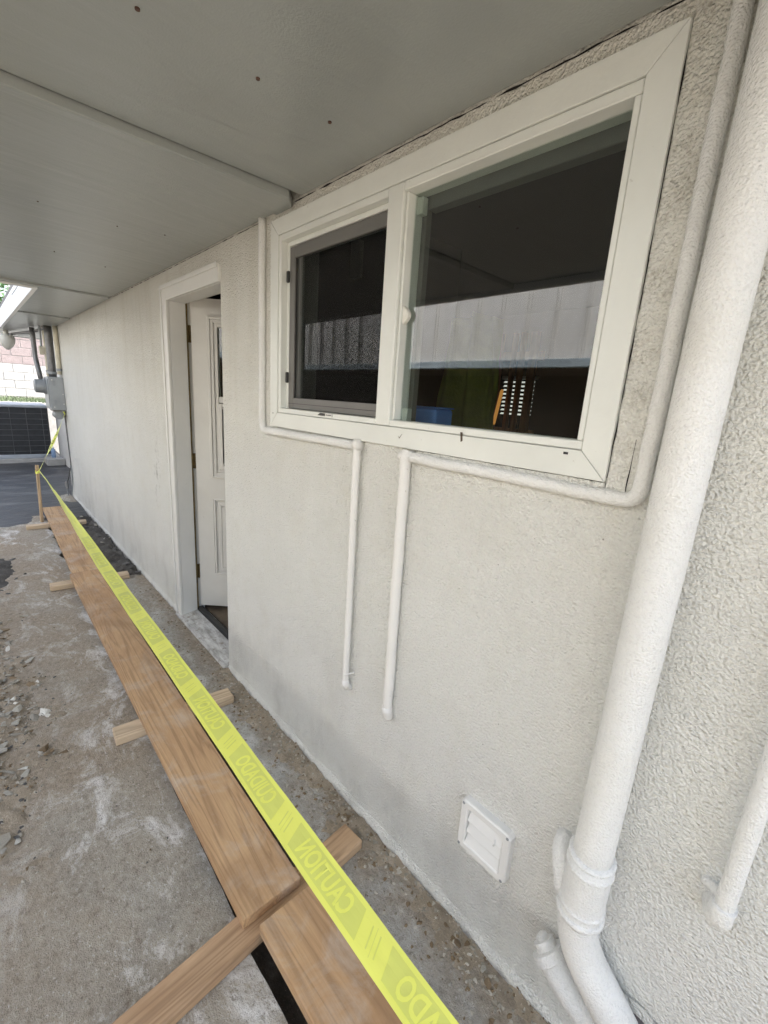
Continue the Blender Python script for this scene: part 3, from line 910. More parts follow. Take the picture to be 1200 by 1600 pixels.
wb('window_stool', 'casing_white', [(BX0, BX1 + .02, .082, .30, BZ0 - .02, BZ0 - .004)])

def crack(pts, w_, nm, par, seed, y=-.0012, dens=70):
    mb = MB(); P = dense([Vector((x, y, z)) for x, z in pts], .012); k_ = 0
    for i, p in enumerate(P):
        d = (P[min(i + 1, len(P) - 1)] - P[max(i - 1, 0)]).normalized(); nn = Vector((d.z, 0, -d.x))
        ww = w_ * max(.0, .45 + noise.noise(Vector((i * .23, seed, 0))) * 1.1)
        c = p + nn * (w_ * .8 * noise.noise(Vector((i * .31, seed + 5, 2))))
        mb.v += [tuple(c - nn * ww), tuple(c + nn * ww)]
    for i in range(len(P) - 1): mb.f.append((2 * i, 2 * i + 2, 2 * i + 3, 2 * i + 1))
    return build(mb, nm, 'gap_black', par)
def dense(path, step=.03):
    out = [Vector(path[0])]
    for a, b in zip(path, path[1:]):
        a = Vector(a); b = Vector(b); n = max(1, int((b - a).length / step))
        for i in range(1, n + 1): out.append(a.lerp(b, i / n))
    return out
crack([(-1.64, SZ + .010), (-.32, SZ + .012)], .0032, 'gap_crack', house, 4)
crack([(-4.2, SZ - .001), (-1.80, SZ - .001)], .0022, 'gap_crack', house, 9)
crack([(-.3385, 1.42), (-.3375, 1.60), (-.3385, 2.15)], .0016, 'caulk_crack', window, 2, y=-.0098)
crack([(-.345, 1.4105), (-.86, 1.4108)], .0009, 'caulk_crack', window, 3, y=-.0098)
crack([(-.300, 1.395), (-.299, 1.50)], .0013, 'caulk_crack', window, 12, y=-.0098)
crack([(-.30, 1.382), (-.62, 1.385)], .0012, 'caulk_crack', window, 14, y=-.0098)
# stucco patch around the window inside the conduit loop: thin raised band
mb = MB()
for x0, x1, z0, z1 in ((-.340, -.282, 1.385, 2.17), (-.86, -.341, 1.378, 1.411)):
    mb.box(x0, x1, -.009, .003, z0, z1)
build(mb, 'stucco_patch', 'stucco', house, bevel=.005)

# ------------------------------------------------------------------ pipes on the wall
def bent(points, r, k=6):
    """polyline with rounded corners"""
    P = [Vector(p) for p in points]; out = [P[0]]
    for i in range(1, len(P) - 1):
        a = (P[i - 1] - P[i]).normalized(); b = (P[i + 1] - P[i]).normalized()
        for j in range(k + 1):
            t = j / k
            out.append((P[i] + a * r) * (1 - t) ** 2 + P[i] * 2 * t * (1 - t) + (P[i] + b * r) * t ** 2)
    out.append(P[-1]); return out
def dense(path, step=.03):
    out = [Vector(path[0])]
    for a, b in zip(path, path[1:]):
        a = Vector(a); b = Vector(b); n = max(1, int((b - a).length / step))
        for i in range(1, n + 1): out.append(a.lerp(b, i / n))
    return out
c1 = empty('conduit_pipe', 'white painted conduit along the window left side and sill, dropping to a hooked end', 'conduit', (-1.12, -.015, .5))
def wobble(path, a=.002):
    return [p + Vector((a * noise.noise(p * 6), a * .5 * noise.noise(p * 5 + Vector((3, 3, 3))), a * noise.noise(p * 6 + Vector((9, 1, 1))))) for p in path]
p1 = wobble(dense(bent([(-1.765, -.012, SZ + .01), (-1.765, -.012, 1.388), (-1.113, -.014, 1.394)], .035)))
child(build(MB().tube(p1, .0145, 12, wob=.10), 'pipe_run', 'pipe_paint_rough', smooth=True), c1)
p1 = wobble(dense(bent([(-1.122, -.015, 1.402), (-1.112, -.020, 1.392), (-1.112, -.020, .515), (-1.108, .004, .497)], .012)))
child(build(MB().tube(p1, .0125, 12, wob=.06), 'pipe_drop', 'pipe_white', smooth=True), c1)
child(build(MB().tube(dense([(-1.125, -.018, 1.398), (-1.098, -.018, 1.398)], .008), .0175, 12, wob=.3), 'elbow_fitting', 'pipe_white', smooth=True), c1)
child(build(MB().tube(dense([(-1.113, -.030, .560), (-1.106, -.034, .562), (-1.092, -.014, .571), (-1.086, .002, .573)], .01), .003, 6), 'pipe_tie', 'pipe_white', smooth=True), c1)
child(build(MB().tube([(-1.112, -.020, .535), (-1.112, -.020, .518), (-1.110, -.014, .503)], [.0145, .0150, .0135], 12, wob=.2), 'end_fitting', 'pipe_white', smooth=True), c1)
c2 = empty('conduit_pipe', 'white painted conduit along the window right side and sill, dropping to a blunt end', 'conduit', (-.89, -.015, .52))
p2 = wobble(dense(bent([(-.272, -.014, SZ + .012), (-.272, -.014, 1.384), (-.893, -.014, 1.390)], .03)), .0025)
child(build(MB().tube(p2, .0145, 12, wob=.10), 'pipe_run', 'pipe_paint_rough', smooth=True), c2)
p2 = wobble(dense(bent([(-.890, -.012, 1.404), (-.892, -.018, 1.392), (-.889, -.018, .535)], .01)))
child(build(MB().tube(p2, .0165, 12, wob=.06), 'pipe_drop', 'pipe_white', smooth=True), c2)
child(build(MB().tube(dense([(-.912, -.014, 1.392), (-.872, -.014, 1.390)], .008), .0175, 12, wob=.3), 'elbow_fitting', 'pipe_white', smooth=True), c2)
child(build(MB().tube([(-.889, -.018, .560), (-.889, -.018, .542), (-.888, -.014, .520), (-.887, -.008, .510)], [.0182, .0185, .0175, .012], 12, wob=.2), 'end_fitting', 'pipe_white', smooth=True), c2)
c3 = empty('conduit_pipe', 'white conduit right of the drain pipe, ending in an elbow into the wall', 'conduit', (.005, -.03, .67))
child(build(MB().tube(dense([(.012, -.034, 2.16), (.006, -.034, .690)]), .0155, 14, wob=.05), 'pipe_drop', 'pipe_paint_rough', smooth=True), c3)
child(build(MB().tube(dense(bent([(.006, -.034, .706), (.004, -.034, .668), (-.006, .006, .662)], .02), .006), [.0185] * 2 + [.0195] * 80, 14, wob=.08) if False else MB().tube(dense(bent([(.006, -.034, .706), (.004, -.034, .664), (-.010, .006, .664)], .02), .006), .0195, 14, wob=.10), 'elbow_fitting', 'pipe_paint_rough', smooth=True), c3)
child(build(MB().tube(dense([(-.030, .0, .700), (-.018, -.012, .706), (.0, -.03, .712)], .005), .009, 8, wob=.4), 'mortar_blob', 'pipe_paint_rough', smooth=True), c3)

dp = empty('drain_pipe', 'thick white drain pipe standing against the wall right of the window, bending at its foot', 'drain pipe', (-.205, -.06, .3))
DX, DY, PR = -.206, -.060, .0385
child(build(MB().tube(dense([(-.198, DY, SZ + .3), (DX, DY, .615)], .05), PR, 28, wob=.012), 'pipe_shaft', 'pipe_paint_rough', smooth=True), dp)
child(build(MB().tube(dense([(DX, DY, .628), (DX, DY, .468)], .02), .0450, 28, wob=.012), 'coupling', 'pipe_paint_rough', smooth=True), dp)
for zr, rr_, hr in ((.632, .0475, .0055), (.607, .0480, .0065), (.505, .0480, .0050), (.480, .0500, .0075)):
    ro = child(build(MB().tube([(DX, DY, zr + hr), (DX, DY, zr + hr * .5), (DX, DY, zr - hr * .5), (DX, DY, zr - hr)], [rr_ - .004, rr_, rr_, rr_ - .004], 28, wob=.01), 'collar_ring', 'pipe_paint_rough'), dp)
    smooth_sharp(ro, 60)
elb = dense(bent([(DX, DY, .485), (DX, DY, .395), (-.085, -.052, .262)], .07, 10), .012)
child(build(MB().tube(elb, .0425, 28, wob=.02), 'elbow', 'pipe_paint_rough', smooth=True), dp)
cl = child(build(MB().tube([(-.270, -.050, .299), (-.257, -.053, .289), (-.256, -.053, .2885), (-.240, -.056, .276), (-.239, -.056, .2755), (-.19, -.057, .240), (-.12, -.05, .195)],
                [.025, .025, .039, .039, .033, .033, .030], 22, wob=.012), 'cleanout_branch', 'pipe_paint_rough'), dp)
smooth_sharp(cl, 40)
child(build(MB().box(-.011, .011, -.011, .011, -.010, .010, Matrix.Translation((-.270, -.050, .3015)) @ Matrix.Rotation(.7, 4, 'Y')), 'cleanout_plug', 'pipe_paint_rough', bevel=.003), dp)
child(build(MB().tube(dense([(-.283, .004, .566), (-.276, -.03, .562), (-.262, -.05, .535), (-.245, -.06, .49)], .012), .021, 14, wob=.1), 'wall_strap', 'pipe_paint_rough', smooth=True), dp)
child(build(MB().tube([(-.103, -.08, .272), (-.094, -.07, .290), (-.082, -.05, .288), (-.076, -.03, .262), (-.072, -.02, .235)], [.010, .019, .021, .018, .014], 12, wob=.4), 'mortar_lump', 'pipe_paint_rough', smooth=True), dp)

# ------------------------------------------------------------------ dryer vent
vent = empty('wall_vent', 'square white louvred vent hood low on the wall left of the drain pipe', 'vent', (-.48, 0, .38))
vx0, vx1, vz0, vz1 = -.560, -.400, .302, .464
def vb(nm, boxes, bevel=.0025):
    mb = MB()
    for b in boxes: mb.box(*b)
    return child(build(mb, nm, 'vent_white', bevel=bevel), vent)
t = .024
def ring_frame(x0, x1, z0, z1, t_, y0, y1, chamfer):
    def loop(a, b, c, d, r):
        return [(a + r, c), (b - r, c), (b, c + r), (b, d - r), (b - r, d), (a + r, d), (a, d - r), (a, c + r)]
    o_ = loop(x0, x1, z0, z1, .010); i_ = loop(x0 + t_, x1 - t_, z0 + t_, z1 - t_, .003)
    of = loop(x0 + chamfer, x1 - chamfer, z0 + chamfer, z1 - chamfer, .008); inf = loop(x0 + t_ - chamfer, x1 - t_ + chamfer, z0 + t_ - chamfer, z1 - t_ + chamfer, .004)
    mb = MB(); rings = [(o_, y1), (o_, y0 + chamfer), (of, y0), (inf, y0), (i_, y0 + chamfer), (i_, y1)]
    for lp, y in rings: mb.v += [(x, y, z) for x, z in lp]
    for r in range(5):
        for q in range(8): mb.f.append((r * 8 + q, r * 8 + (q + 1) % 8, (r + 1) * 8 + (q + 1) % 8, (r + 1) * 8 + q))
    return mb
child(build(ring_frame(vx0, vx1, vz0, vz1, t, -.024, .003, .004), 'frame', 'vent_white'), vent)
child(build(MB().box(vx0 + t - .001, vx1 - t + .001, -.0015, .0015, vz0 + t - .001, vz1 - t + .001), 'backing', 'screen_frame'), vent)
for i in range(3):
    zc = vz1 - t - .020 - i * .0375
    child(build(MB().box(vx0 + t + .001, vx1 - t - .001, -.0014, .0014, -.0215, .0215, Matrix.Translation((0, -.0105, zc)) @ Matrix.Rotation(rad(-25), 4, 'X')), 'louver', 'vent_white', bevel=.001, seg=1), vent)
child(build(MB().tube([(-.448, -.016, .412), (-.444, -.023, .403), (-.447, -.021, .396)], .003, 6), 'louver_clip', 'vent_white'), vent)
for x, z in ((vx0 + .009, vz1 - .011), (vx1 - .010, vz1 - .010), (vx0 + .009, vz0 + .010), (vx1 - .010, vz0 + .010)):
    child(build(MB().tube([(x, -.0235, z), (x, -.0255, z)], [.0045, .0038], 10), 'screw', 'steel_grey'), vent)

# ------------------------------------------------------------------ planks over the trench, on cross pieces
PT = .038
def plank(x0, x1, y0, y1, z, label, tilt=0.0, mat='plank_wood'):
    mb = MB()
    L = x1 - x0; W = y1 - y0
    mb.box(-L / 2, L / 2, -W / 2, W / 2, 0, PT)
    o = build(mb, 'plank', mat, bevel=.003)
    o.location = ((x0 + x1) / 2, (y0 + y1) / 2, z)
    o.rotation_euler = (0, 0, tilt)
    return tag(o, label, 'plank', 'planks laid over the trench')
plank(-6.36, -3.99, -.447, -.260, PT + .001, 'reddish plank at the far end of the row, beside the stake', -.0235)
plank(-3.985, -.905, -.508, -.319, PT + .001, 'longest reddish plank, dusty in the middle, running past the door to the wide gap', -.0085)
plank(-.868, .75, -.486, -.305, PT + .001, 'nearest plank, starting just after the gap above the longest cross piece', .006)
def sleeper(xc, y0, y1, wdt, rz, label, mat):
    L = y1 - y0
    o = build(MB().box(-wdt / 2, wdt / 2, -L / 2, L / 2, 0, PT), 'cross_piece', mat, bevel=.005)
    o.location = (xc, (y0 + y1) / 2, .0005); o.rotation_euler = (0, 0, rz)
    return tag(o, label, 'lumber', 'cross pieces under the planks')
sleeper(-.905, -1.02, -.085, .092, .078, 'long reddish cross piece nearest the camera, under the plank gap', 'stud_wood_red')
sleeper(-1.955, -.622, -.100, .089, -.062, 'pale short cross piece under the planks just right of the door', 'stud_wood')
sleeper(-3.905, -.632, -.110, .089, -.07, 'split pale cross piece under the planks left of the door', 'stud_wood')
sleeper(-5.735, -.626, -.098, .085, -.06, 'thin pale cross piece at the far plank end, next to the stake', 'stud_wood')
stake = build(MB().box(-.0125, .0125, -.0125, .0125, -.12, .632), 'stake', 'stake_wood', bevel=.002)
stake.location = (-5.985, -.470, 0); stake.rotation_euler = (rad(-2.2), rad(-1.5), .3)
tag(stake, 'thin upright wooden stake at the far end of the planks, tape tied round it', 'stake')

# ------------------------------------------------------------------ caution tape
tape = empty('caution_tape', 'yellow caution tape stretched from the far stake along the planks toward the camera', 'tape', (-5.97, -.44, .575))
def t_center(x):
    t = (x + 5.965) / 6.9
    z = .575 - .075 * sstep(0, .55, t) - .03 * math.sin(math.pi * max(0, min(1, t)))
    y = -.443 + .0 * t - .010 * sstep(.6, .85, t) + .004 * math.sin(t * 5)
    return Vector((x, y, z))
def t_half(x):
    return .010 + .028 * sstep(-5.95, -2.6, x)
def t_frame(x):
    roll = .95 * (1 - sstep(-5.95, -3.0, x)) + .06 * math.sin(x * 1.7)
    c, s_ = math.cos(roll), math.sin(roll)
    return Vector((0, c, -s_)), Vector((0, s_, c))
def t_pt(x, v, off=0.0):
    side, up = t_frame(x); hw = t_half(x)
    q = v / .038
    curl = .006 * (q * q) * (1 - sstep(-4.5, -2.0, x)) + .0015 * math.sin(x * 9 + q) + .0022 * noise.noise(Vector((x * 7, q * 1.2, 3))) + .0012 * noise.noise(Vector((x * 24, q * 2.0 + x * 6, 8)))
    return t_center(x) + side * (hw * q) + up * (curl + off)
mb = MB(); nx, nv = 300, 10
for i in range(nx + 1):
    x = -5.965 + 6.9 * i / nx
    for j in range(nv + 1): mb.v.append(tuple(t_pt(x, -.038 + .076 * j / nv)))
for i in range(nx):
    for j in range(nv):
        a = i * (nv + 1) + j; mb.f.append((a, a + nv + 1, a + nv + 2, a + 1))
child(build(mb, 'tape_strip', 'tape_yellow', smooth=True), tape)
def on_tape(bm2d, off, name, mat):
    """bm2d: mesh in (u along +x, v across); lays it on the tape surface"""
    for v in bm2d.verts:
        v.co = t_pt(v.co.x, v.co.y, off)
    me = bpy.data.meshes.new(name); bm2d.to_mesh(me); bm2d.free()
    me.materials.append(M[mat])
    o = bpy.data.objects.new(name, me); COL.objects.link(o)
    return child(o, tape)
def text_mesh(word, size):
    cu = bpy.data.curves.new('lettering', 'FONT'); cu.body = word; cu.size = size; cu.offset = .0018
    cu.resolution_u = 3
    ob = bpy.data.objects.new('lettering', cu); COL.objects.link(ob)
    dg = bpy.context.evaluated_depsgraph_get()
    me = bpy.data.meshes.new_from_object(ob.evaluated_get(dg))
    bpy.data.objects.remove(ob)
    return me
WL, VH = .190, .019
words = {}
for wd in ('CAUTION', 'CUIDADO'):
    me = text_mesh(wd, .06)
    xsv = [v.co.x for v in me.vertices]; ysv = [v.co.y for v in me.vertices]
    words[wd] = (me, min(xsv), max(xsv), min(ysv), max(ysv))
k0 = -.7185
for k in range(-9, 4):
    x0 = k0 + .345 * k
    if x0 < -3.75: continue
    wd = 'CAUTION' if k % 2 == 0 else 'CUIDADO'
    # printed dark parallelogram around the word
    bm = bmesh.new(); sl = .026; vh = .0275
    nseg = 40; prev = None
    for i in range(nseg + 1):
        u = i / nseg; row = []
        for j in range(5):
            q = j / 4
            xa = x0 - .036 + sl * (1 - q) * 1.0 - sl * .5; xb = x0 + WL + .036 + sl * (1 - q) - sl * .5
            row.append(bm.verts.new((xa + (xb - xa) * u, -vh + 2 * vh * q, 0)))
        if prev:
            for j in range(4): bm.faces.new((prev[j], row[j], row[j + 1], prev[j + 1]))
        prev = row
    on_tape(bm, .0009, 'print_band', 'tape_print')
    me, xa, xb, ya, yb = words[wd]
    bm = bmesh.new(); bm.from_mesh(me)
    bmesh.ops.subdivide_edges(bm, edges=[e for e in bm.edges if e.calc_length() > .02], cuts=1)
    for v in bm.verts:
        fx = (v.co.x - xa) / (xb - xa); fy = (v.co.y - ya) / (yb - ya)
        v.co = Vector((x0 + WL * (1 - fx), -.0225 + .045 * fy, 0))     # the print is read from behind, so it runs mirrored
    on_tape(bm, .0018, 'lettering', 'tape_yellow')
    # small print lines between the words
    bm = bmesh.new()
    xc = x0 + WL + .0775
    for dx, hl, wd_ in ((-.012, .019, .0035), (0, .024, .0014), (.012, .019, .0035)):
        vs = [bm.verts.new((xc + dx - sl * .5 * (2 * q - 1) * hl / vh + s_ * wd_ / 2, (2 * q - 1) * hl, 0)) for q, s_ in ((0, -1), (0, 1), (1, 1), (1, -1))]
        bm.faces.new(vs)
    on_tape(bm, .0009, 'small_print', 'tape_print')
# tie round the stake and tail up to the meter box
mb = MB()
loop = [Vector((-5.985 + .020 * math.cos(a), -.455 + .020 * math.sin(a), .558 + .006 * math.sin(a * 2))) for a in [i * 2 * math.pi / 16 for i in range(17)]]
mb2 = MB()
for lp, zz in ((loop, 0), ):
    for p in lp: mb2.v += [(p.x, p.y, p.z - .013), (p.x * 1.0, p.y, p.z), (p.x, p.y, p.z + .013)]
    for i in range(16):
        a = i * 3; mb2.f += [(a, a + 3, a + 4, a + 1), (a + 1, a + 4, a + 5, a + 2)]
child(build(mb2, 'tape_knot', 'tape_yellow', smooth=True), tape)
child(build(MB().tube([(-5.966, -.445, .572), (-5.966, -.452, .560), (-5.972, -.448, .548)], [.006, .012, .005], 8, wob=.5), 'tape_knot', 'tape_yellow'), tape)
A = Vector((-5.962, -.442, .575)); B = Vector((-7.02, -.022, 1.118))
tail = empty('tape_tail', 'twisted yellow and black tape tied from the stake up to the meter box', 'tape', tuple(A))
mb = MB(); mk = MB(); n = 46
dirn = (B - A).normalized(); s1 = dirn.cross(Vector((0, 0, 1))).normalized(); s2 = s1.cross(dirn)
rows = []
for i in range(n + 1):
    t = i / n; a = .6 * math.sin(t * 9) + .5
    p = A.lerp(B, t) - Vector((0, 0, .02 * math.sin(math.pi * t)))
    sd_ = s1 * math.cos(a) + s2 * math.sin(a); hw = .006 + .009 * math.sin(math.pi * t) ** .5
    rows.append((p, sd_, hw)); mb.v += [tuple(p - sd_ * hw), tuple(p + Vector((0, 0, .003))), tuple(p + sd_ * hw)]
for i in range(n):
    a = i * 3; mb.f += [(a, a + 3, a + 4, a + 1), (a + 1, a + 4, a + 5, a + 2)]
child(build(mb, 'tape_strip', 'tape_yellow', smooth=True), tail)
nrm = dirn.cross(s1)
for i in range(3, n - 4):
    if i % 7 in (5, 6): continue
    p, sd_, hw = rows[i]; q, sq, hq = rows[i + 1]
    up = sd_.cross(dirn).normalized()
    if up.dot(Vector((5.9, -.9, 1.5)) - Vector((0, 0, 0))) < 0: up = -up
    o1 = up * .004
    for u0, u1 in ((-.5, -.08), (.08, .5)):
        if RND.random() < .25: continue
        child(build(MB().quad(p + sd_ * hw * u0 + o1, p.lerp(q, .6) + sd_ * hw * u0 + o1, p.lerp(q, .6) + sd_ * hw * u1 + o1, p + sd_ * hw * u1 + o1), 'tape_print', 'tape_black'), tail)
child(build(MB().tube(dense([B, B + Vector((-.03, -.01, .03)), B + Vector((-.10, -.05, .06)), B + Vector((-.14, -.07, .062))], .02), .007, 6, wob=.4), 'tape_knot', 'tape_yellow'), tail)

# ------------------------------------------------------------------ electric meter and conduits at the far wall end
meter = empty('electric_meter', 'grey electric meter box with round glass meter at the far wall end', 'meter', (-7.2, -.06, 1.36))
bx = build(MB().box(-7.43, -7.02, -.155, -.001, 1.165, 1.565), 'meter_box', 'meter_grey', bevel=.006); child(bx, meter)
cv = build(MB().box(-7.40, -7.05, -.166, -.1555, 1.19, 1.54), 'box_cover', 'meter_grey', bevel=.004); child(cv, meter)
child(build(MB().tube([(-7.22, -.160, 1.445), (-7.22, -.185, 1.445), (-7.22, -.187, 1.445), (-7.22, -.275, 1.445), (-7.22, -.285, 1.445)], [.098, .098, .085, .080, .06], 24), 'meter_dial', 'steel_grey'), meter)
for z in (1.49, 1.255):
    child(build(MB().box(-7.0199, -7.012, -.115, -.085, z - .03, z + .03), 'latch', 'steel_grey', bevel=.003), meter)
for y, z in ((-.02, 1.36), (-.02, 1.24), (-.12, 1.53), (-.12, 1.2)):
    child(build(MB().tube([(-7.0199, y, z), (-7.013, y, z)], .006, 8), 'screw', 'latch_white'), meter)
cnd = []
def conduit(path, r, mat, label, nm='conduit_pipe', strap=None):
    o = empty(nm, label, 'conduit', tuple(path[-1]))
    child(build(MB().tube(dense(bent(path, .03) if len(path) > 2 else path, .1), r, 14), 'pipe_drop', mat, smooth=True), o)
    if strap is not None:
        child(build(MB().tube([(path[-1][0], path[-1][1], strap), (path[-1][0], path[-1][1], strap + .03)], r * 1.25, 14), 'clamp', 'steel_grey'), o)
    return o
conduit([(-7.18, -.085, SZ - .014), (-7.18, -.085, 1.566)], .042, 'conduit_grey', 'thick dark grey conduit rising from the meter box to the soffit', strap=1.60)
conduit([(-7.40, -.10, SZ - .014), (-7.40, -.10, 1.566)], .024, 'conduit_cream', 'thin cream conduit behind the thick grey one above the meter box', strap=1.62)
conduit([(-7.04, -.030, SZ - .014), (-7.04, -.030, 1.60)], .026, 'conduit_cream', 'cream conduit against the wall, right of the thick grey one', strap=1.64)
conduit([(-7.62, -.20, SZ - .02), (-7.60, -.20, 1.80), (-7.50, -.175, 1.50)], .028, 'conduit_grey', 'dark slanting conduit left of the meter dial')
wm = empty('junction_box', 'small cream junction box among the conduits above the meter', 'box', (-7.3, -.15, 1.9))
child(build(MB().box(-7.32, -7.24, -.185, -.130, 1.83, 1.93), 'body', 'conduit_cream', bevel=.006), wm)
child(build(MB().tube([(-7.28, -.157, 1.93), (-7.28, -.157, SZ - .013)], .012, 10), 'stub_pipe', 'steel_grey'), wm)
gl = empty('conduit_pipe', 'grey wiring bundle running under the far edge of the soffit', 'conduit', (-8.4, -.2, 2.13))
child(build(MB().tube(dense([(-8.9, -.36, SZ - .05), (-7.6, -.17, SZ - .06), (-7.3, -.10, SZ - .03)], .08), .018, 10, wob=.2), 'pipe_run', 'conduit_grey'), gl)
child(build(MB().tube(dense([(-8.2, -.30, SZ - .09), (-7.7, -.22, SZ - .10), (-7.62, -.20, SZ - .03)], .05), .012, 8, wob=.2), 'wire', 'steel_grey'), gl)
mbx = empty('bell_box', 'rounded grey housing hanging under the meter box, tape tied to it', 'box', (-7.2, -.06, 1.1))
child(build(MB().tube([(-7.06, -.075, 1.10), (-7.065, -.075, 1.10), (-7.25, -.075, 1.10), (-7.26, -.075, 1.10)], [.03, .055, .055, .03], 18), 'housing', 'steel_grey'), mbx)
child(build(MB().box(-7.30, -7.035, -.14, -.006, 1.148, 1.164), 'bracket', 'conduit_grey'), mbx)
cab = empty('cable', 'thin dark cable running down the far wall from the meter to the ground', 'cable', (-7.2, -.01, .05))
child(build(MB().tube(dense(bent([(-7.12, -.012, 1.09), (-7.08, -.012, .70), (-7.05, -.012, .45), (-7.28, -.03, .22), (-7.33, -.05, .14), (-7.15, -.06, .01)], .05)), .008, 8), 'pipe_run', 'conduit_grey', smooth=True), cab)
child(build(MB().tube(dense([(-7.05, -.010, .45), (-7.08, -.010, .20), (-7.12, -.03, .0)], .05), .007, 8), 'pipe_run', 'steel_grey', smooth=True), cab)
child(build(MB().tube([(-7.3, -.05, .20), (-7.3, -.05, .14), (-7.27, -.05, .10)], [.012, .026, .012], 10), 'connector', 'conduit_grey'), cab)
# pale patch of broken concrete at the cable foot
mound('mortar_patch', 'concrete', -7.5, -6.75, -.22, -.002, .02, lambda x, y: -.004 + .03 * math.exp(-(((x + 7.1) / .25) ** 2 + ((y + .06) / .09) ** 2)) + .01 * fbm(x, y, 2, 12), cut=.004)

lamp = empty('security_lamp', 'white globe lamp under the far corner of the eave', 'lamp', (-8.7, -.40, 1.95))
child(build(MB().tube([(-8.7, -.40, 2.172), (-8.7, -.40, 2.10)], .03, 12), 'base', 'lamp_globe'), lamp)
child(build(MB().tube([(-8.7, -.40, 2.11 - .20 * i / 12) for i in range(13)], [max(.012, .098 * math.sin(math.pi * min(.985, .30 + .70 * i / 12)) ** .6) for i in range(13)], 18), 'globe', 'lamp_globe', smooth=True), lamp)

# ------------------------------------------------------------------ air conditioner
ac = empty('air_conditioner', 'dark grilled outdoor air conditioner unit on a pad beyond the meter', 'air conditioner', (-10.9, -.35, .1))
ax0, ax1, ay0, ay1, az0, az1 = -11.35, -10.5, -.95, .165, .13, 1.06
child(build(MB().box(ax0 + .02, ax1 - .02, ay0 + .02, ay1 - .02, az0, az1 - .03), 'coil', 'grille_dark'), ac)
child(build(MB().box(ax0 - .02, ax1 + .02, ay0 - .02, ay1 + .015, az1 - .055, az1), 'top_cover', 'ac_frame', bevel=.015), ac)
child(build(MB().box(ax0 - .01, ax1 + .012, ay0 - .01, ay1 + .01, az0 - .045, az0 + .025), 'base_pan', 'ac_frame', bevel=.01), ac)
for y in (ay0, ay1 - .02):
    child(build(MB().box(ax1 - .02, ax1 + .006, y, y + .02, az0 + .026, az1 - .056), 'corner_post', 'grille_dark'), ac)
for i in range(8):
    z = az0 + .085 + i * .098
    child(build(MB().tube([(ax1 - .004, ay0 + .02, z), (ax1 - .004, ay1 - .02, z)], .0045, 6), 'grille_wire', 'grille_wire'), ac)
for y in (-.85, -.62, -.39, -.16, .07):
    child(build(MB().tube([(ax1 - .010, y, az0 + .03), (ax1 - .010, y, az1 - .06)], .0045, 6), 'grille_wire', 'grille_wire'), ac)
tag(build(MB().box(-11.5, -10.44, -1.05, .30, -.1, .083), 'equipment_pad', 'pad_concrete', bevel=.01), 'low grey concrete pad under the air conditioner', 'pad')
tag(build(MB().box(-10.40, -9.98, .02, .29, .004, .125), 'concrete_block', 'pad_concrete', bevel=.008), 'grey concrete kerb block between air conditioner and wall', 'block')
bo = empty('water_bottle', 'small bluish plastic bottle standing on the kerb block by the wall', 'bottle', (-10.2, .15, .126))
child(build(MB().tube([(-10.2, .15, .126), (-10.2, .15, .128), (-10.2, .15, .26), (-10.2, .15, .30)], [.03, .036, .036, .016], 14), 'body', 'bottle_blue', smooth=True), bo)
child(build(MB().tube([(-10.2, .15, .30), (-10.2, .15, .325)], .017, 12), 'cap', 'latch_white'), bo)

# ------------------------------------------------------------------ block wall, bank, tree at the end
bwl = empty('block_wall', 'pink over white painted block wall closing the far end of the yard', 'wall', (-15, 0, 0))
child(build(MB().box(-15.2, -15.012, -6, 5, -.2, 2.88), 'mortar_core', 'mortar'), bwl)
bmesh_p = MB().box(-.003, .012, -.197, .197, -.094, .094).mesh('block')
bm = bmesh.new(); bm.from_mesh(bmesh_p); bmesh.ops.bevel(bm, geom=bm.edges[:], offset=.006, segments=1, affect='EDGES'); bm.to_mesh(bmesh_p); bm.free()
bw_ = bmesh_p.copy(); bmesh_p.materials.append(M['block_pink']); bw_.materials.append(M['block_white'])
for r in range(9):
    z = 1.15 + r * .2
    for c in range(14):
        y = -2.4 + c * .405 + (.2 if r % 2 else 0)
        o = bpy.data.objects.new('block', bmesh_p if r >= 4 else bw_)
        o.location = (-15.012 + RND.uniform(-.004, .004) , y, z); o.rotation_euler = (0, 0, RND.uniform(-.006, .006))
        COL.objects.link(o); child(o, bwl)
tag(build(MB().box(-14.99, -12.9, -6, 5, -.2, 1.0), 'terrace', 'pad_concrete'), kind='structure')
mb = MB()
for i in range(5200):
    x = RND.uniform(-14.95, -12.95); y = RND.uniform(-2.2, 2.2); a = RND.uniform(0, 3.14); h = RND.uniform(.03, .09); l = .012
    mb.add([(x - l * math.cos(a), y - l * math.sin(a), .998), (x + l * math.cos(a), y + l * math.sin(a), .998), (x + RND.gauss(0, .02), y + RND.gauss(0, .02), .998 + h)], [(0, 1, 2)])
tag(build(mb, 'grass', 'grass_blade'), kind='stuff')
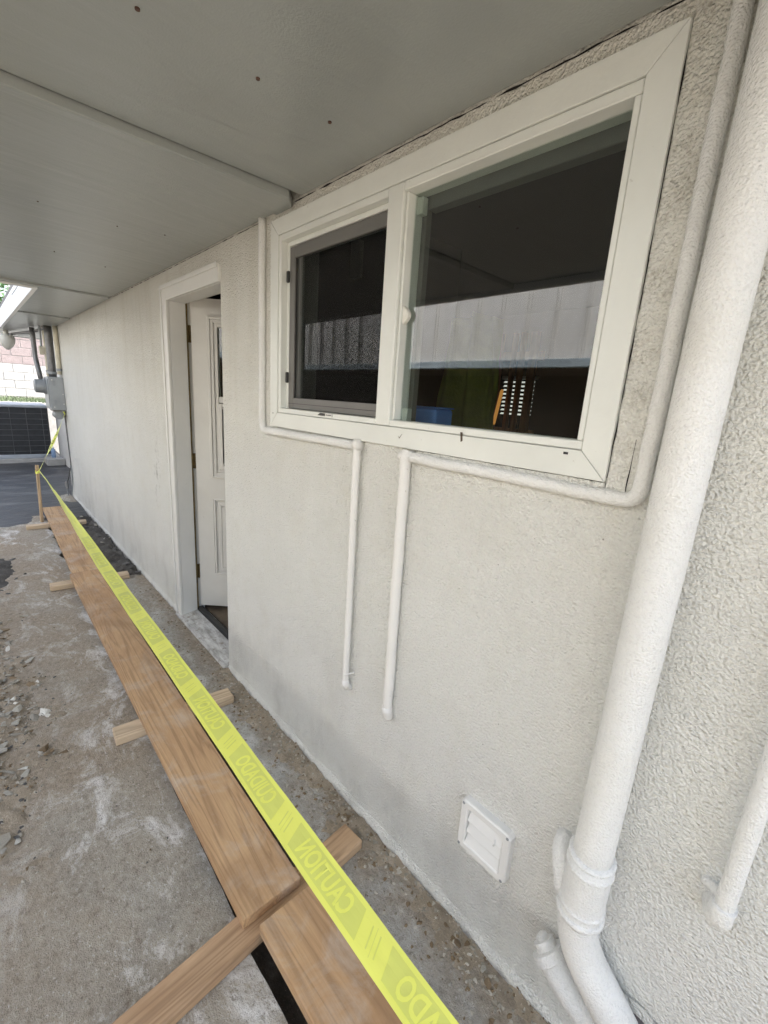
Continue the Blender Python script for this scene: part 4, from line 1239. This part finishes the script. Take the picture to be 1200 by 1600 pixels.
def tree(x, y, hgt, r, seed, label, n=5200):
    rr = random.Random(seed)
    t = empty('tree', label, 'tree', (x, y, 0), 'trees behind the block wall')
    mb = MB().tube([(x, y, -.2), (x + .05, y, hgt * .3), (x + .1, y + .1, hgt * .6), (x, y, hgt * .9)], [.16, .13, .09, .03], 9)
    for k in range(7):
        a = k * .9; z0 = hgt * rr.uniform(.35, .7)
        mb.tube([(x + .06, y + .03, z0), (x + r * .5 * math.cos(a), y + r * .5 * math.sin(a), z0 + .5), (x + r * .85 * math.cos(a), y + r * .85 * math.sin(a), z0 + .8)], [.06, .04, .015], 6)
    child(build(mb, 'trunk', 'bark'), t)
    mb = MB(); cl = []
    for k in range(34):
        d = Vector((rr.gauss(0, 1), rr.gauss(0, 1), rr.gauss(0, 1))).normalized() * (rr.random() ** .4)
        cl.append((Vector((x + d.x * r, y + d.y * r, hgt * .68 + d.z * hgt * .34)), rr.uniform(.28, .6)))
    for k in range(n):
        c, cr = rr.choice(cl)
        d = Vector((rr.gauss(0, 1), rr.gauss(0, 1), rr.gauss(0, 1))).normalized() * (cr * rr.random() ** .35)
        p = c + d; s = rr.uniform(.035, .075)
        u = Vector((rr.gauss(0, 1), rr.gauss(0, 1), rr.gauss(0, .6))).normalized(); v = u.cross(Vector((rr.gauss(0, 1), rr.gauss(0, 1), rr.gauss(0, 1)))).normalized()
        mb.add([p - u * s, p + v * s * .5, p + u * s, p - v * s * .5], [(0, 1, 2, 3)])
    child(build(mb, 'crown', 'leaf'), t)
tree(-17.2, -.2, 4.9, 1.5, 3, 'dense green tree rising behind the block wall, above the white fascia')
tree(-18.0, -3.6, 5.0, 1.7, 4, 'wider green tree further along behind the block wall')

# ------------------------------------------------------------------ the neighbour's patio screen (seen only mirrored in the window)
nb = empty('neighbour_house', 'pale house front of upright panels over a dark opening, mirrored in the window', 'house', (-4, -4.1, 0))
NY, NZ0_, NZ1_ = -4.0, 2.13, 3.55
pw = .35
pm = MB().box(-pw / 2, pw / 2, -.012, 0, 0, NZ1_ - NZ0_)
for sx in (-1, 1): pm.box(sx * (pw / 2 - .022) - .012, sx * (pw / 2 - .022) + .012, .0005, .02, .001, NZ1_ - NZ0_ - .001)
pm = pm.mesh('panel'); pm.materials.append(M['siding'])
x = -5.7
while x < 3.5:
    o = bpy.data.objects.new('panel', pm); o.location = (x, NY + RND.uniform(-.004, .004), NZ0_); COL.objects.link(o); child(o, nb); x += pw + .004
bd = MB().box(-.128, .128, -.02, 0, 0, NZ1_ - NZ0_).mesh('board'); bd2 = bd.copy()
bd.materials.append(M['siding']); bd2.materials.append(M['siding_rib_shade'])
x = -5.98; i = 0
while x > -13:                                          # further along: board on board cladding
    o = bpy.data.objects.new('board', bd2 if i % 2 else bd); o.location = (x, NY - (.035 if i % 2 else 0) + RND.uniform(-.004, .004), NZ0_); COL.objects.link(o); child(o, nb)
    x -= .19; i += 1
child(build(MB().box(-13, 3.6, NY - .03, NY + .06, NZ0_ - .10, NZ0_ - .004), 'beam', 'gutter_blue', bevel=.01), nb)
child(build(MB().box(-13, 3.6, NY - .05, NY + .03, NZ1_ + .002, NZ1_ + .08), 'top_rail', 'gutter_blue', bevel=.01), nb)
child(build(MB().box(-13, 3.6, -5.3, -5.2, -.2, NZ0_ + .1), 'back_wall', 'neighbor_wall'), nb)
child(build(MB().box(-13, 3.6, -5.2, NY - .035, NZ0_ - .09, NZ0_ - .03), 'ceiling', 'neighbor_wall'), nb)
for x in (-11, -8, -5, -2, 1):
    child(build(MB().box(x - .05, x + .05, NY - .025, NY + .05, -.2, NZ0_ - .102), 'post', 'neighbor_wall'), nb)

# ------------------------------------------------------------------ dim things behind the glass
b = empty('box', 'small bright blue box standing on the window stool behind the glass', 'box', (-1.03, .2, BZ0))
child(build(MB().box(-1.112, -.945, .155, .245, BZ0 - .003, BZ0 + .058), 'body', 'blue_plastic', bevel=.012, seg=3), b)
child(build(MB().box(-1.113, -.944, .154, .246, BZ0 + .0585, BZ0 + .063), 'lid', 'blue_plastic', bevel=.002), b)
mb = MB(); n = 26
for i in range(n + 1):
    for j in range(13):
        t = i / n; q = j / 12
        wl = -1.66 - .12 * (1 - q) ** 1.4; wr = -1.30 + .05 * (1 - q)
        xx = wl + (wr - wl) * t; zz = 1.20 + .80 * q
        mb.v.append((xx, 1.0 + .045 * math.sin(t * 17 + q * 1.5) + .03 * noise.noise(Vector((t * 5, q * 4, 0))), zz - .10 * abs(t - .5) * q))
for i in range(n):
    for j in range(12):
        a = i * 13 + j; mb.f.append((a, a + 13, a + 14, a + 1))
o = build(mb, 'cloth', 'olive_cloth', smooth=True)
sm = o.modifiers.new('thickness', 'SOLIDIFY'); sm.thickness = .01
tag(o, 'olive green cloth shape dimly visible behind the large pane', 'cloth')
cb = empty('slatted_shelf', 'orange brown wooden slatted rack seen through the large pane', 'shelf', (-1.8, 1.9, 0))
for i, (x, wd) in enumerate(((-1.955, .03), (-1.905, .022), (-1.80, .024), (-1.735, .028), (-1.65, .05))):
    child(build(MB().box(x - wd / 2, x + wd / 2, 1.88, 1.92, .03, 2.05), 'slat', 'cabinet_wood', bevel=.004), cb)
for z in (1.38, 1.9):
    child(build(MB().box(-2.045, -1.595, 1.921, 1.95, z - .03, z + .03), 'rail', 'cabinet_wood'), cb)
bl = empty('window_blind', 'bright white louvre blind of a lit window at the back of the room', 'blind', (-2.35, 3.2, 1.6))
for i in range(9):
    z = 1.50 + i * .038
    child(build(MB().box(-2.60, -2.27, -.012, .012, -.002, .002, Matrix.Translation((0, 3.05, z)) @ Matrix.Rotation(.6, 4, 'X')), 'blind_slat', 'lit_blind'), bl)
child(build(MB().box(-2.62, -2.25, 3.03, 3.08, 1.83, 1.86), 'head_rail', 'casing_white'), bl)
al = empty('amber_strip', 'narrow orange strip with an added glow seen through the large pane', 'lamp', (-1.83, 1.75, 0))  # orange stripe with a made-up glow and stand, added to light the slats
child(build(MB().tube([(-1.83, 1.80, 1.43), (-1.83, 1.80, 1.44), (-1.795, 1.80, 1.66), (-1.79, 1.80, 1.67)], [.006, .012, .012, .006], 12), 'glowing_tube', 'amber_strip', smooth=True), al)
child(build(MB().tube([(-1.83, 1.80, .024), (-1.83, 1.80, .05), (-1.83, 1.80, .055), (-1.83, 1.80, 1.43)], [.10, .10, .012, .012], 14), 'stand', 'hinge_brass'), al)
pp = tag(build(MB().box(-2.00, -1.93, .60, .63, 2.14, 2.31), 'wall_panel', 'pale_panel', bevel=.004), 'pale upright panel dimly seen in the upper corner of the screened pane', 'panel')

bpy.context.view_layer.update()
